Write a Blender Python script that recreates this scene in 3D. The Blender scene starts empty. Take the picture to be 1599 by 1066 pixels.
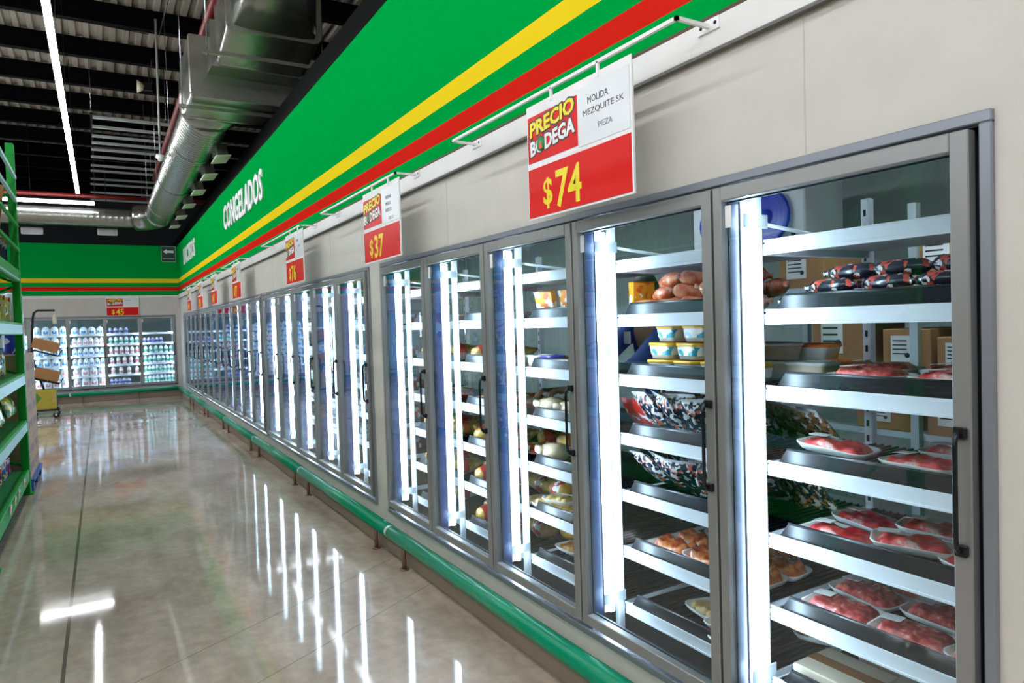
import bpy, math, random, re
from mathutils import Vector, Matrix, noise
R = random.Random(7)
SC = bpy.context.scene
COL = SC.collection
PI = math.pi

# ------------------------------------------------------------------ camera, world, exposure
cd = bpy.data.cameras.new('camera'); cam = bpy.data.objects.new('camera', cd); COL.objects.link(cam)
cd.sensor_width = 36; cd.lens = 1080 / 1599 * 36; cd.clip_start = .05; cd.clip_end = 200
rx, ux, fx = (0.85938544, -0.51037459, -0.03121608), (0.04157717, 0.00890123, 0.99909564), (0.50963516, 0.85990613, -0.02886952)
m = Matrix.Identity(4)
for i in range(3):
    m[i][0] = rx[i]; m[i][1] = ux[i]; m[i][2] = -fx[i]
m[0][3], m[1][3], m[2][3] = -1.745, 0, 1.62
cam.matrix_world = m
SC.camera = cam
w = bpy.data.worlds.new('world'); SC.world = w; w.use_nodes = True
w.node_tree.nodes['Background'].inputs[0].default_value = (.9, .95, 1, 1)
w.node_tree.nodes['Background'].inputs[1].default_value = .35
SC.view_settings.view_transform = 'Standard'; SC.view_settings.look = 'None'
SC.view_settings.gamma = 1; SC.view_settings.use_curve_mapping = False
SC.view_settings.exposure = 0.84
try:
    SC.cycles.max_bounces = 10; SC.cycles.transparent_max_bounces = 24; SC.cycles.sample_clamp_indirect = 6
    SC.cycles.diffuse_bounces = 4; SC.cycles.glossy_bounces = 4; SC.cycles.caustics_reflective = False; SC.cycles.caustics_refractive = False
except Exception: pass
STORE_LED = 20.0; COOLER_LED = 33.0

# ------------------------------------------------------------------ materials
def srgb(h):
    if isinstance(h, str):
        v = [int(h[i:i+2], 16) / 255 for i in (0, 2, 4)]
        return tuple(((c / 12.92) if c <= .04045 else ((c + .055) / 1.055) ** 2.4) for c in v) + (1,)
    return tuple(h) + ((1,) if len(h) == 3 else ())
MC = {}
def mat(name, col, rough=.5, metal=0, spec=.5, emit=None, es=0, bump=None, coat=0, trans=0, alpha=1):
    if name in MC: return MC[name]
    M = bpy.data.materials.new(name); M.use_nodes = True; b = M.node_tree.nodes['Principled BSDF']
    b.inputs['Base Color'].default_value = srgb(col); b.inputs['Roughness'].default_value = rough
    b.inputs['Metallic'].default_value = metal; b.inputs['Specular IOR Level'].default_value = spec
    b.inputs['Coat Weight'].default_value = coat; b.inputs['Alpha'].default_value = alpha
    if trans: b.inputs['Transmission Weight'].default_value = trans
    if emit: b.inputs['Emission Color'].default_value = srgb(emit); b.inputs['Emission Strength'].default_value = es
    nt = M.node_tree
    # slight procedural tone variation on every surface
    tc = nt.nodes.new('ShaderNodeTexCoord'); nz = nt.nodes.new('ShaderNodeTexNoise'); nz.inputs['Scale'].default_value = 6
    hs = nt.nodes.new('ShaderNodeHueSaturation'); mr = nt.nodes.new('ShaderNodeMapRange')
    mr.inputs['To Min'].default_value = .93; mr.inputs['To Max'].default_value = 1.07
    nt.links.new(tc.outputs['Object'], nz.inputs['Vector']); nt.links.new(nz.outputs['Fac'], mr.inputs['Value'])
    nt.links.new(mr.outputs['Result'], hs.inputs['Value']); hs.inputs['Color'].default_value = srgb(col)
    nt.links.new(hs.outputs['Color'], b.inputs['Base Color'])
    if bump:
        sc, st = bump; bn = nt.nodes.new('ShaderNodeTexNoise'); bn.inputs['Scale'].default_value = sc
        bp = nt.nodes.new('ShaderNodeBump'); bp.inputs['Strength'].default_value = st; bp.inputs['Distance'].default_value = .01
        nt.links.new(tc.outputs['Object'], bn.inputs['Vector']); nt.links.new(bn.outputs['Fac'], bp.inputs['Height'])
        nt.links.new(bp.outputs['Normal'], b.inputs['Normal'])
    MC[name] = M; return M
def patch_mat(name, stops, scale=20, rough=.35, kind='noise', stretch=(1, 1, 1), coat=.0, detail=3, seed=0):
    """printed / mottled colour patches: stops = [(pos, colour)]"""
    if name in MC: return MC[name]
    M = mat(name, stops[0][1], rough, coat=coat); nt = M.node_tree; b = nt.nodes['Principled BSDF']
    tc = nt.nodes.new('ShaderNodeTexCoord'); mp = nt.nodes.new('ShaderNodeMapping'); mp.inputs['Scale'].default_value = stretch
    mp.inputs['Location'].default_value = (seed, seed * 1.7, seed * .3)
    nt.links.new(tc.outputs['Object'], mp.inputs['Vector'])
    if kind == 'noise':
        t = nt.nodes.new('ShaderNodeTexNoise'); t.inputs['Scale'].default_value = scale; t.inputs['Detail'].default_value = detail; o = t.outputs['Fac']
    elif kind == 'voronoi':
        t = nt.nodes.new('ShaderNodeTexVoronoi'); t.inputs['Scale'].default_value = scale
        sp = nt.nodes.new('ShaderNodeSeparateColor'); nt.links.new(t.outputs['Color'], sp.inputs[0]); o = sp.outputs[0]
    else:
        t = nt.nodes.new('ShaderNodeTexWave'); t.inputs['Scale'].default_value = scale; t.inputs['Distortion'].default_value = 4; o = t.outputs['Fac']
    if kind == 'voronoi':
        wn = nt.nodes.new('ShaderNodeTexNoise'); wn.inputs['Scale'].default_value = scale*.8; wa = nt.nodes.new('ShaderNodeVectorMath'); wa.operation = 'SCALE'; wa.inputs['Scale'].default_value = .9/scale
        wb = nt.nodes.new('ShaderNodeVectorMath'); wb.operation = 'ADD'; nt.links.new(mp.outputs['Vector'], wn.inputs['Vector']); nt.links.new(wn.outputs['Color'], wa.inputs[0]); nt.links.new(mp.outputs['Vector'], wb.inputs[0]); nt.links.new(wa.outputs[0], wb.inputs[1]); nt.links.new(wb.outputs[0], t.inputs['Vector'])
    else: nt.links.new(mp.outputs['Vector'], t.inputs['Vector'])
    r = nt.nodes.new('ShaderNodeValToRGB'); r.color_ramp.interpolation = 'LINEAR' if kind == 'noise' else 'CONSTANT'
    e = r.color_ramp.elements
    e[0].position, e[0].color = stops[0][0], srgb(stops[0][1]); e[1].position, e[1].color = stops[-1][0], srgb(stops[-1][1])
    for p, c in stops[1:-1]:
        n = e.new(p); n.color = srgb(c)
    nt.links.new(o, r.inputs['Fac']); nt.links.new(r.outputs['Color'], b.inputs['Base Color'])
    return M
def emis(name, col, s):
    if name in MC: return MC[name]
    M = bpy.data.materials.new(name); M.use_nodes = True; nt = M.node_tree; nt.nodes.clear()
    e = nt.nodes.new('ShaderNodeEmission'); o = nt.nodes.new('ShaderNodeOutputMaterial')
    e.inputs[0].default_value = srgb(col); e.inputs[1].default_value = s; nt.links.new(e.outputs[0], o.inputs[0]); MC[name] = M; return M
def glass(name, tint, f0=.09):
    M = bpy.data.materials.new(name); M.use_nodes = True; nt = M.node_tree; nt.nodes.clear(); N = nt.nodes.new; L = nt.links.new
    o = N('ShaderNodeOutputMaterial'); mx = N('ShaderNodeMixShader'); tr = N('ShaderNodeBsdfTransparent'); gl = N('ShaderNodeBsdfGlossy')
    tr.inputs[0].default_value = srgb(tint); gl.inputs['Roughness'].default_value = .015; gl.inputs[0].default_value = (.9, .95, 1, 1)
    lw = N('ShaderNodeLayerWeight'); lw.inputs[0].default_value = .5
    p = N('ShaderNodeMath'); p.operation = 'POWER'; p.inputs[1].default_value = 4.2
    a = N('ShaderNodeMath'); a.operation = 'MULTIPLY_ADD'; a.inputs[1].default_value = 1 - f0; a.inputs[2].default_value = f0; a.use_clamp = True
    L(lw.outputs['Facing'], p.inputs[0]); L(p.outputs[0], a.inputs[0]); L(a.outputs[0], mx.inputs[0]); L(tr.outputs[0], mx.inputs[1]); L(gl.outputs[0], mx.inputs[2]); L(mx.outputs[0], o.inputs[0])
    MC[name] = M; return M

WHITE = mat('white_plastic', 'F2F2F4', .4); RAILW = mat('white_rail', 'EEF1F8', .3)
PANEL = mat('white_panel', 'CFCCC4', .5, spec=.3)
def ribbed(M, scale, strength, axis):
    nt = M.node_tree; b = nt.nodes['Principled BSDF']
    tc = nt.nodes.new('ShaderNodeTexCoord'); wv = nt.nodes.new('ShaderNodeTexWave'); wv.bands_direction = axis; wv.inputs['Scale'].default_value = scale
    bp = nt.nodes.new('ShaderNodeBump'); bp.inputs['Strength'].default_value = strength; bp.inputs['Distance'].default_value = .004
    nt.links.new(tc.outputs['Object'], wv.inputs['Vector']); nt.links.new(wv.outputs['Fac'], bp.inputs['Height']); nt.links.new(bp.outputs['Normal'], b.inputs['Normal'])
ribbed(PANEL, 3.2, .35, 'Y')
PANELB = mat('white_panel_back', 'CFCCC8', .5, spec=.3); ribbed(PANELB, 3.2, .3, 'X')
TRIM = mat('white_trim', 'E4E3E2', .4)
BROWN = mat('brown_joint', '5A4438', .8)
ALU = mat('brushed_aluminium', '9C9D9C', .38, .55); ALUD = mat('aluminium_surround', '959AA3', .4, .6)
DARKGAP = mat('dark_gasket', '0C0D0E', .6); BLACK = mat('black_plastic', '0D0F14', .3); BLACKM = mat('black_metal', '16171A', .35, .3)
CHROME = mat('chrome', 'B8BCC2', .15, 1); GALV = mat('galvanized_steel', 'A9ABA4', .27, .92, bump=(9, .25))
ICEPANEL = mat('cold_room_panel', '93A09A', .5); ICEDARK = mat('cold_room_dark', '3A4248', .5)
GREENR = mat('rack_green_paint', '0A8E32', .5, spec=.2); RACKBEAM = mat('rack_beam_ticket_strip', '9FD0D4', .35)
PIPEG = mat('green_plastic_rail', '009068', .3, spec=.35)
CONC = mat('concrete_kerb', '9A8A7A', .7, bump=(30, .3))
DECK = mat('corrugated_roof_deck', '8E877A', .7); BLK = mat('black_painted_steel', '030303', .8, spec=.08)
REDP = mat('red_sprinkler_pipe', '6A120C', .45); CARD = mat('cardboard', 'A97B4E', .8); CARDP = mat('pinkish_cardboard', 'B79684', .8)
TAPE = mat('brown_tape', '8C5E33', .4); PAPER = mat('paper_label', 'F0F0EE', .6); INK = mat('black_ink', '1C2030', .6)
FOAM = mat('white_foam', 'EFEFEC', .55); LEDM = emis('cool_led', (.66, .83, 1.0), COOLER_LED); TUBE = emis('store_led', (.93, .96, 1.0), STORE_LED)
GLASS = glass('door_glass', (.90, .955, .965), .045)
CLEAR = glass('clear_plastic', (.86, .88, .9), .08)
RED = mat('sign_red', 'E01410', .35, spec=.15); YEL = mat('sign_yellow', 'F6E21A', .4); DKG = mat('outline_dark_green', '0D3328', .4); LOGOG = mat('logo_green', '149447', .4); LOGOR = mat('logo_red', 'E8402A', .4)

# ------------------------------------------------------------------ mesh builder
class MB:
    def __init__(s): s.v = []; s.f = []; s.mi = []; s.ms = []; s.sm = []
    def m(s, M):
        if M not in s.ms: s.ms.append(M)
        return s.ms.index(M)
    def add(s, vs, fs, M, smooth=False, X=None):
        o = len(s.v); s.v += [tuple(X @ Vector(p)) if X else tuple(p) for p in vs]; k = s.m(M)
        for f in fs: s.f.append([i + o for i in f]); s.mi.append(k); s.sm.append(smooth)
        return s
    def box(s, a, b, M, X=None, bev=0):
        x0, y0, z0 = [min(a[i], b[i]) for i in range(3)]; x1, y1, z1 = [max(a[i], b[i]) for i in range(3)]
        if bev <= 0:
            vs = [(x, y, z) for x in (x0, x1) for y in (y0, y1) for z in (z0, z1)]
            fs = [(0, 1, 3, 2), (4, 6, 7, 5), (0, 4, 5, 1), (2, 3, 7, 6), (0, 2, 6, 4), (1, 5, 7, 3)]
            return s.add(vs, fs, M, False, X)
        c = min(bev, (x1-x0)/2.01, (y1-y0)/2.01, (z1-z0)/2.01)   # chamfered box
        vs = []; idx = {}
        for ix, x in enumerate((x0, x1)):
            for iy, y in enumerate((y0, y1)):
                for iz, z in enumerate((z0, z1)):
                    sx, sy, sz = (1, -1)[ix], (1, -1)[iy], (1, -1)[iz]
                    for ax in range(3):
                        p = [x + sx*c, y + sy*c, z + sz*c]; p[ax] = (x, y, z)[ax]
                        idx[(ix, iy, iz, ax)] = len(vs); vs.append(tuple(p))
        I = idx; fs = []
        for ax in range(3):
            o1, o2 = [(1, 2), (0, 2), (0, 1)][ax]
            for e in (0, 1):
                q = []
                for (a1, a2) in ((0, 0), (1, 0), (1, 1), (0, 1)):
                    k = [0, 0, 0]; k[ax] = e; k[o1] = a1; k[o2] = a2; q.append(I[(k[0], k[1], k[2], ax)])
                fs.append(q)
        for ax in range(3):
            o1, o2 = [(1, 2), (0, 2), (0, 1)][ax]
            for e1 in (0, 1):
                for e2 in (0, 1):
                    k0 = [0, 0, 0]; k0[o1] = e1; k0[o2] = e2; k1 = list(k0); k1[ax] = 1
                    fs.append([I[(*k0, o1)], I[(*k1, o1)], I[(*k1, o2)], I[(*k0, o2)]])
        for ix in (0, 1):
            for iy in (0, 1):
                for iz in (0, 1): fs.append([I[(ix, iy, iz, a_)] for a_ in range(3)])
        return s.add(vs, fs, M, False, X)
    def tube(s, pts, r, M, n=10, caps=True, X=None, rs=None):
        pts = [Vector(p) for p in pts]; vs = []; fs = []; up = None
        for i, p in enumerate(pts):
            d = (pts[min(i+1, len(pts)-1)] - pts[max(i-1, 0)]).normalized()
            if up is None: up = d.cross(Vector((0, 0, 1) if abs(d.z) < .9 else (1, 0, 0))).normalized()
            up = (up - d * up.dot(d)).normalized(); w_ = d.cross(up); rr = rs[i] if rs else r
            for k in range(n):
                a = 2*PI*k/n; vs.append(p + (up*math.cos(a) + w_*math.sin(a))*rr)
        for i in range(len(pts)-1):
            for k in range(n): fs.append((i*n+k, i*n+(k+1) % n, (i+1)*n+(k+1) % n, (i+1)*n+k))
        if caps: fs += [list(range(n))[::-1], [(len(pts)-1)*n+k for k in range(n)]]
        return s.add(vs, fs, M, True, X)
    def lathe(s, prof, M, n=16, X=None, sx=1, sy=1):
        vs = []; fs = []
        for (r_, z) in prof:
            for k in range(n): a = 2*PI*k/n; vs.append((r_*math.cos(a)*sx, r_*math.sin(a)*sy, z))
        for i in range(len(prof)-1):
            for k in range(n): fs.append((i*n+k, i*n+(k+1) % n, (i+1)*n+(k+1) % n, (i+1)*n+k))
        fs += [list(range(n))[::-1], [(len(prof)-1)*n+k for k in range(n)]]
        return s.add(vs, fs, M, True, X)
    def loft(s, rings, M, smooth=True, caps=True, X=None):
        n = len(rings[0]); vs = [p for r_ in rings for p in r_]; fs = []
        for i in range(len(rings)-1):
            for k in range(n): fs.append((i*n+k, i*n+(k+1) % n, (i+1)*n+(k+1) % n, (i+1)*n+k))
        if caps: fs += [list(range(n))[::-1], [(len(rings)-1)*n+k for k in range(n)]]
        return s.add(vs, fs, M, smooth, X)
    def build(s, name, parent=None, loc=None):
        me = bpy.data.meshes.new(name); me.from_pydata([tuple(v) for v in s.v], [], s.f)
        for M in s.ms: me.materials.append(M)
        for p, k, q in zip(me.polygons, s.mi, s.sm): p.material_index = k; p.use_smooth = q
        me.validate(); me.update()
        o = bpy.data.objects.new(name, me); COL.objects.link(o)
        if parent: o.parent = parent
        if loc is not None: o.location = loc
        return o
def LB(s):
    for a, b in ((' on the long wall', ''), (' from the camera', ' from camera'), ('glass door from camera', 'door from camera'), (' glass door from the corner on the far wall', ' far-wall door from corner'),
                 (' from the left in the ', ' from far end, '), (' from the left', ' from far end'), ('far left', 'far-end'), ('far right', 'near-end'), ('behind the ', 'behind ')): s = s.replace(a, b)
    s = re.sub(r'\bleft\b(?!-)', 'far-end', s); s = re.sub(r'\bright\b(?!-)', 'near-end', s); s = re.sub(r'\bnearest\b(?!-)', 'first by', s); s = re.sub(r'\s+', ' ', s).strip(', ')
    W = lambda: re.findall(r"[A-Za-z0-9][A-Za-z0-9'-]*", s)
    for wd in (' the', ' with', ' of', ' one', ' in', ' on', ' at', ' white foam', ' behind', ' printed', ' wrapped', ' row', ' layer', ' food', ' leaning', ' and'):
        if len(W()) > 16: s = re.sub(wd + r'(?= )', '', s)
    if len(W()) > 16: print('LONG', s)
    return s
def tag(o, label=None, cat=None, group=None, kind=None):
    if label: o['label'] = LB(label)
    if cat: o['category'] = cat
    if group: o['group'] = group
    if kind: o['kind'] = kind
    return o
def empty(name, loc=(0, 0, 0), rz=0, label=None, cat=None, group=None):
    o = bpy.data.objects.new(name, None); COL.objects.link(o); o.location = loc; o.rotation_euler = (0, 0, rz)
    o.empty_display_size = .1
    return tag(o, label, cat, group)
def bx(name, a, b, M, parent=None, bev=0): return MB().box(a, b, M, bev=bev).build(name, parent)
def struct(o): o['kind'] = 'structure'; return o
def dup(root, loc, rz=0, label=None, cat=None, group=None, rot=None, scale=None):
    r = root.copy(); COL.objects.link(r); r.location = loc; r.rotation_euler = rot if rot else (0, 0, rz)
    if scale: r.scale = scale
    if 'group' in r and group is None: pass
    tag(r, label, cat, group)
    for ch in list(root.children):
        c = ch.copy(); COL.objects.link(c); c.parent = r
        for g in ch.children:
            d = g.copy(); COL.objects.link(d); d.parent = c
    return r
PROTO = []       # prototypes are used as first instance, or dropped at the end
def rrect(w_, d_, r_, z, n=4):
    pts = []
    for cx, cy, a0 in ((w_/2-r_, d_/2-r_, 0), (-w_/2+r_, d_/2-r_, 90), (-w_/2+r_, -d_/2+r_, 180), (w_/2-r_, -d_/2+r_, 270)):
        for k in range(n+1):
            a = math.radians(a0 + 90*k/n); pts.append((cx + r_*math.cos(a), cy + r_*math.sin(a), z))
    return pts
def text(name, s, h, M, parent, origin, xdir, ydir, width=None, ext=.002, off=0, skew=0, align='LEFT'):
    cu = bpy.data.curves.new(name, 'FONT'); cu.body = s; cu.size = 1; cu.extrude = 0; cu.offset = off; cu.resolution_u = 2; cu.shear = skew
    to = bpy.data.objects.new(name, cu); COL.objects.link(to)
    dg = bpy.context.evaluated_depsgraph_get(); dg.update()
    me = bpy.data.meshes.new_from_object(to.evaluated_get(dg)); bpy.data.objects.remove(to)
    xs = [v.co.x for v in me.vertices]; ys = [v.co.y for v in me.vertices]
    x0, x1, y0, y1 = min(xs), max(xs), min(ys), max(ys); sy = h/(y1-y0); sx = width/(x1-x0) if width else sy
    X = Vector(xdir).normalized(); Y = Vector(ydir).normalized(); Z = X.cross(Y); O = Vector(origin)
    verts = [tuple(O + X*((v.co.x-x0)*sx) + Y*((v.co.y-y0)*sy) + Z*ext) for v in me.vertices]
    fs = [list(p.vertices) for p in me.polygons]; bpy.data.meshes.remove(me)
    # thickness: back copy + rim
    n = len(verts); edge = {}
    for f in fs:
        for i in range(len(f)):
            a, b = f[i], f[(i+1) % len(f)]; edge[(a, b)] = edge.get((a, b), 0)+1
    bk = [tuple(Vector(v) - Z*ext*.9) for v in verts]
    fa = [list(f) for f in fs] + [[i+n for i in reversed(f)] for f in fs]
    for (a, b) in edge:
        if (b, a) not in edge: fa.append([b, a, a+n, b+n])
    mb = MB(); mb.add(verts+bk, fa, M); return mb.build(name, parent)
DXY = (0, -1, 0); UP = (0, 0, 1)     # reading direction on the side wall

# ------------------------------------------------------------------ floor
FLOOR = mat('polished_concrete', 'A99C8C', .1, spec=.42)
def floor_nodes():
    nt = FLOOR.node_tree; b = nt.nodes['Principled BSDF']; N = nt.nodes.new; L = nt.links.new
    g = N('ShaderNodeNewGeometry'); sp = N('ShaderNodeSeparateXYZ'); L(g.outputs['Position'], sp.inputs[0])
    n1 = N('ShaderNodeTexNoise'); n1.inputs['Scale'].default_value = .9; n1.inputs['Detail'].default_value = 8; n1.inputs['Roughness'].default_value = .65
    mp = N('ShaderNodeMapping'); mp.inputs['Scale'].default_value = (2.2, 1, 1); L(g.outputs['Position'], mp.inputs[0]); L(mp.outputs[0], n1.inputs['Vector'])
    r = N('ShaderNodeValToRGB'); r.color_ramp.elements[0].position = .36; r.color_ramp.elements[1].position = .64
    r.color_ramp.elements[0].color = srgb('A59384'); r.color_ramp.elements[1].color = srgb('CDBDAE')
    e = r.color_ramp.elements.new(.5); e.color = srgb('BCAA9B'); L(n1.outputs['Fac'], r.inputs['Fac'])
    n2 = N('ShaderNodeTexNoise'); n2.inputs['Scale'].default_value = 14; n2.inputs['Detail'].default_value = 6; L(g.outputs['Position'], n2.inputs['Vector'])
    m2 = N('ShaderNodeMix'); m2.data_type = 'RGBA'; m2.blend_type = 'OVERLAY'; m2.inputs[0].default_value = .22; L(r.outputs['Color'], m2.inputs[6])
    bw = N('ShaderNodeCombineColor'); 
    for k in range(3): L(n2.outputs['Fac'], bw.inputs[k])
    L(bw.outputs[0], m2.inputs[7])
    def line(ax, ay, c, wd):     # distance to the line ax*x + ay*y = c
        m1 = N('ShaderNodeMath'); m1.operation = 'MULTIPLY'; m1.inputs[1].default_value = ax; L(sp.outputs[0], m1.inputs[0])
        mm = N('ShaderNodeMath'); mm.operation = 'MULTIPLY_ADD'; mm.inputs[1].default_value = ay; L(sp.outputs[1], mm.inputs[0]); L(m1.outputs[0], mm.inputs[2])
        su = N('ShaderNodeMath'); su.operation = 'SUBTRACT'; su.inputs[1].default_value = c; L(mm.outputs[0], su.inputs[0])
        ab = N('ShaderNodeMath'); ab.operation = 'ABSOLUTE'; L(su.outputs[0], ab.inputs[0])
        lt = N('ShaderNodeMath'); lt.operation = 'LESS_THAN'; lt.inputs[1].default_value = wd; L(ab.outputs[0], lt.inputs[0]); return lt
    out = line(1, 0, -1.97, .009)
    dx, dy = 1.507, .853; ln = math.hypot(dx, dy); nx, ny = -dy/ln, dx/ln
    l2 = line(nx, ny, nx*-1.681 + ny*3.639, .0025); l3 = line(nx, ny, nx*-1.3 + ny*3.25, .0025)
    col = m2.outputs[2]
    for l_, c, f in ((out, '5C544A', .85), (l2, '5C5248', .7), (l3, '5C5248', .7)):
        mx = N('ShaderNodeMix'); mx.data_type = 'RGBA'; fm = N('ShaderNodeMath'); fm.operation = 'MULTIPLY'; fm.inputs[1].default_value = f
        L(l_.outputs[0], fm.inputs[0]); L(fm.outputs[0], mx.inputs[0]); L(col, mx.inputs[6]); mx.inputs[7].default_value = srgb(c); col = mx.outputs[2]
    L(col, b.inputs['Base Color'])
    mr = N('ShaderNodeMapRange'); mr.inputs['To Min'].default_value = .03; mr.inputs['To Max'].default_value = .08; L(n1.outputs['Fac'], mr.inputs['Value']); L(mr.outputs[0], b.inputs['Roughness'])
    bp = N('ShaderNodeBump'); bp.inputs['Strength'].default_value = .012; bp.inputs['Distance'].default_value = .01; L(n2.outputs['Fac'], bp.inputs['Height']); L(bp.outputs[0], b.inputs['Normal'])
floor_nodes()
YB = 19.6
struct(bx('floor', (-14, -6, -.1), (.0, YB, 0), FLOOR))

# ------------------------------------------------------------------ walls
BANKS = [(.788, 4.752, 5), (5.0, 8.94, 5), (9.02, 15.28, 8), (15.36, 18.52, 4)]   # y0, y1, doors
Z0, Z1 = .272, 2.065
wr = MB(); TK = .1
wr.box((0, -6, .12), (TK, YB, Z0), PANEL); wr.box((0, -6, Z1), (TK, YB, 2.56), PANEL)
ys = [-6] + [q for b_ in BANKS for q in b_[:2]] + [YB]
for a, b in zip(ys[0::2], ys[1::2]): wr.box((0, a, Z0), (TK, b, Z1), PANEL)
for y in (1.27, 2.45, 3.63, 4.81, 5.99, 7.17, 8.35, 9.53, 10.71, 11.89, 13.07, 14.25): wr.box((-.0012, y, 2.07), (.001, y+.004, 2.455), mat('panel_seam', 'C6C2B8', .6))
struct(wr.build('wall_right'))
# capping strip and brown joint above the white panels
t = MB(); t.box((-.022, -6, 2.47), (.0, YB, 2.572), TRIM, bev=.004); t.box((-.024, -6, 2.462), (-.002, YB, 2.47), mat('shadow_joint', '6E6C68', .8)); struct(t.build('trim_1'))
struct(MB().box((-.012, -6, 2.572), (.0, YB, 2.588), BROWN).build('trim_2'))
def stripe_mat(name):
    M = mat(name, '04A24C', .5); nt = M.node_tree; b = nt.nodes['Principled BSDF']; N = nt.nodes.new; L = nt.links.new
    g = N('ShaderNodeTexCoord'); sp = N('ShaderNodeSeparateXYZ'); L(g.outputs['Object'], sp.inputs[0])
    mr = N('ShaderNodeMapRange'); mr.inputs['From Min'].default_value = 2.5; mr.inputs['From Max'].default_value = 3.9; L(sp.outputs[2], mr.inputs['Value'])
    r = N('ShaderNodeValToRGB'); r.color_ramp.interpolation = 'CONSTANT'; e = r.color_ramp.elements
    k = lambda z: (z-2.5)/1.4
    G = srgb('009E42'); e[0].position = 0; e[0].color = G; e[1].position = k(2.973); e[1].color = G
    for z, c in ((2.673, 'D2261C'), (2.772, '009E42'), (2.869, 'F0D024')): n = e.new(k(z)); n.color = srgb(c)
    L(mr.outputs[0], r.inputs['Fac']); L(r.outputs['Color'], b.inputs['Base Color']); return M
STR = stripe_mat('green_fascia_with_stripes'); _b = STR.node_tree.nodes['Principled BSDF']; _b.inputs['Specular IOR Level'].default_value = .0; _b.inputs['Roughness'].default_value = .9
struct(MB().box((.0, -6, 2.56), (TK, YB, 3.805), STR).build('wall_right_fascia'))
# back wall: two banks of doors
XB = [(-4.0, -.10, 5), (-8.3, -4.4, 5)]
wb = MB(); wb.box((-14, YB, .12), (3.3, YB+TK, Z0), PANELB); wb.box((-14, YB, Z1), (3.3, YB+TK, 2.56), PANELB)
wb.box((-.10, YB, Z0), (3.3, YB+TK, Z1), PANELB); wb.box((-4.4, YB, Z0), (-4.0, YB+TK, Z1), PANELB); wb.box((-14, YB, Z0), (-8.3, YB+TK, Z1), PANELB)
wb.box((-.04, YB-.04, .12), (0, YB, 2.56), PANELB)
struct(wb.build('wall_back'))
struct(MB().box((-14, YB, 2.56), (.1, YB+TK, 3.8), STR).build('wall_back_fascia'))
struct(MB().box((-14, YB-.012, 2.50), (-.02, YB, 2.56), TRIM).build('trim_3'))
# kerbs
struct(MB().box((-.035, -6, 0), (TK, YB, .12), CONC, bev=.006).build('baseboard_right'))
struct(MB().box((-14, YB-.035, 0), (-.0, YB+TK, .12), CONC, bev=.006).build('baseboard_back'))
struct(bx('wall_left', (-14.1, -6, 0), (-14, 30, 8), mat('dark_store_wall', '2B2C2E', .8)))
struct(bx('wall_front', (-14, -6.1, 0), (4, -6, 8), mat('pale_store_wall', '8F8F8C', .8)))
# dark building shell above the cold rooms
struct(bx('wall_right_shell', (3.3, -6, 0), (3.4, 30, 8), mat('dark_cladding', '101114', .7)))
struct(bx('wall_back_shell', (-14, 30, 0), (3.4, 30.1, 8), mat('dark_cladding', '101114', .7)))
struct(bx('trim_4', (.02, -6, 3.805), (.1, YB, 3.86), BLK))
# cold room roofs, inner walls, floors
cr = MB(); cr.box((TK, -1, 2.7), (3.3, YB+TK, 2.78), ICEPANEL); struct(cr.build('ceiling_cold_room'))
cr = MB(); cr.box((3.2, -1, 0), (3.3, YB, 2.7), ICEPANEL); cr.box((TK, -1.1, 0), (3.3, -1, 2.7), ICEPANEL); ribbed(ICEPANEL, 3.2, .8, 'Y')
struct(cr.build('wall_cold_room'))
struct(bx('floor_cold_room', (TK, -1, 0), (3.3, YB, .14), mat('cold_room_floor', '3C4046', .4)))
cb = MB(); cb.box((-9, YB+2.0, 0), (.3, YB+2.1, 2.7), ICEPANEL); cb.box((-9, YB+TK, 2.7), (.3, YB+2.1, 2.78), ICEPANEL); cb.box((-9, YB+TK, 0), (.3, YB+2.1, .14), ICEPANEL)
cb.box((.2, YB+TK, .1), (.3, YB+2.1, 2.7), ICEPANEL); cb.box((-9.1, YB+TK, .1), (-9, YB+2.1, 2.7), ICEPANEL)
struct(cb.build('wall_dairy_room'))

# roof deck and joists
def ribdeck():
    mb = MB(); z = 6.82; n = 0; vs = []; x = -14.0; prof = []
    while x < 3.4: prof += [(x, z), (x+.08, z), (x+.10, z+.05), (x+.18, z+.05)]; x += .2
    for (px, pz) in prof: vs += [(px, -6, pz), (px, 30, pz)]
    fs = [(2*i, 2*i+1, 2*i+3, 2*i+2) for i in range(len(prof)-1)]
    mb.add(vs, fs, DECK); mb.box((-14, -6, 6.88), (3.4, 30, 6.92), BLK); return mb.build('ceiling')
struct(ribdeck())
for k in range(12):
    y = 11.05 + 1.65*k; mb = MB()
    mb.box((-14, y-.07, 6.5), (3.3, y+.07, 6.52), BLK); mb.box((-14, y-.02, 6.52), (3.3, y+.02, 6.8), BLK); mb.box((-14, y-.07, 6.8), (3.3, y+.07, 6.82), BLK)
    tag(mb.build('roof_joist'), 'black steel roof joist across the store, number %d counted from the top edge of the view towards the far wall' % (k+1), 'joist', 'black roof joists over the aisle')

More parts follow.
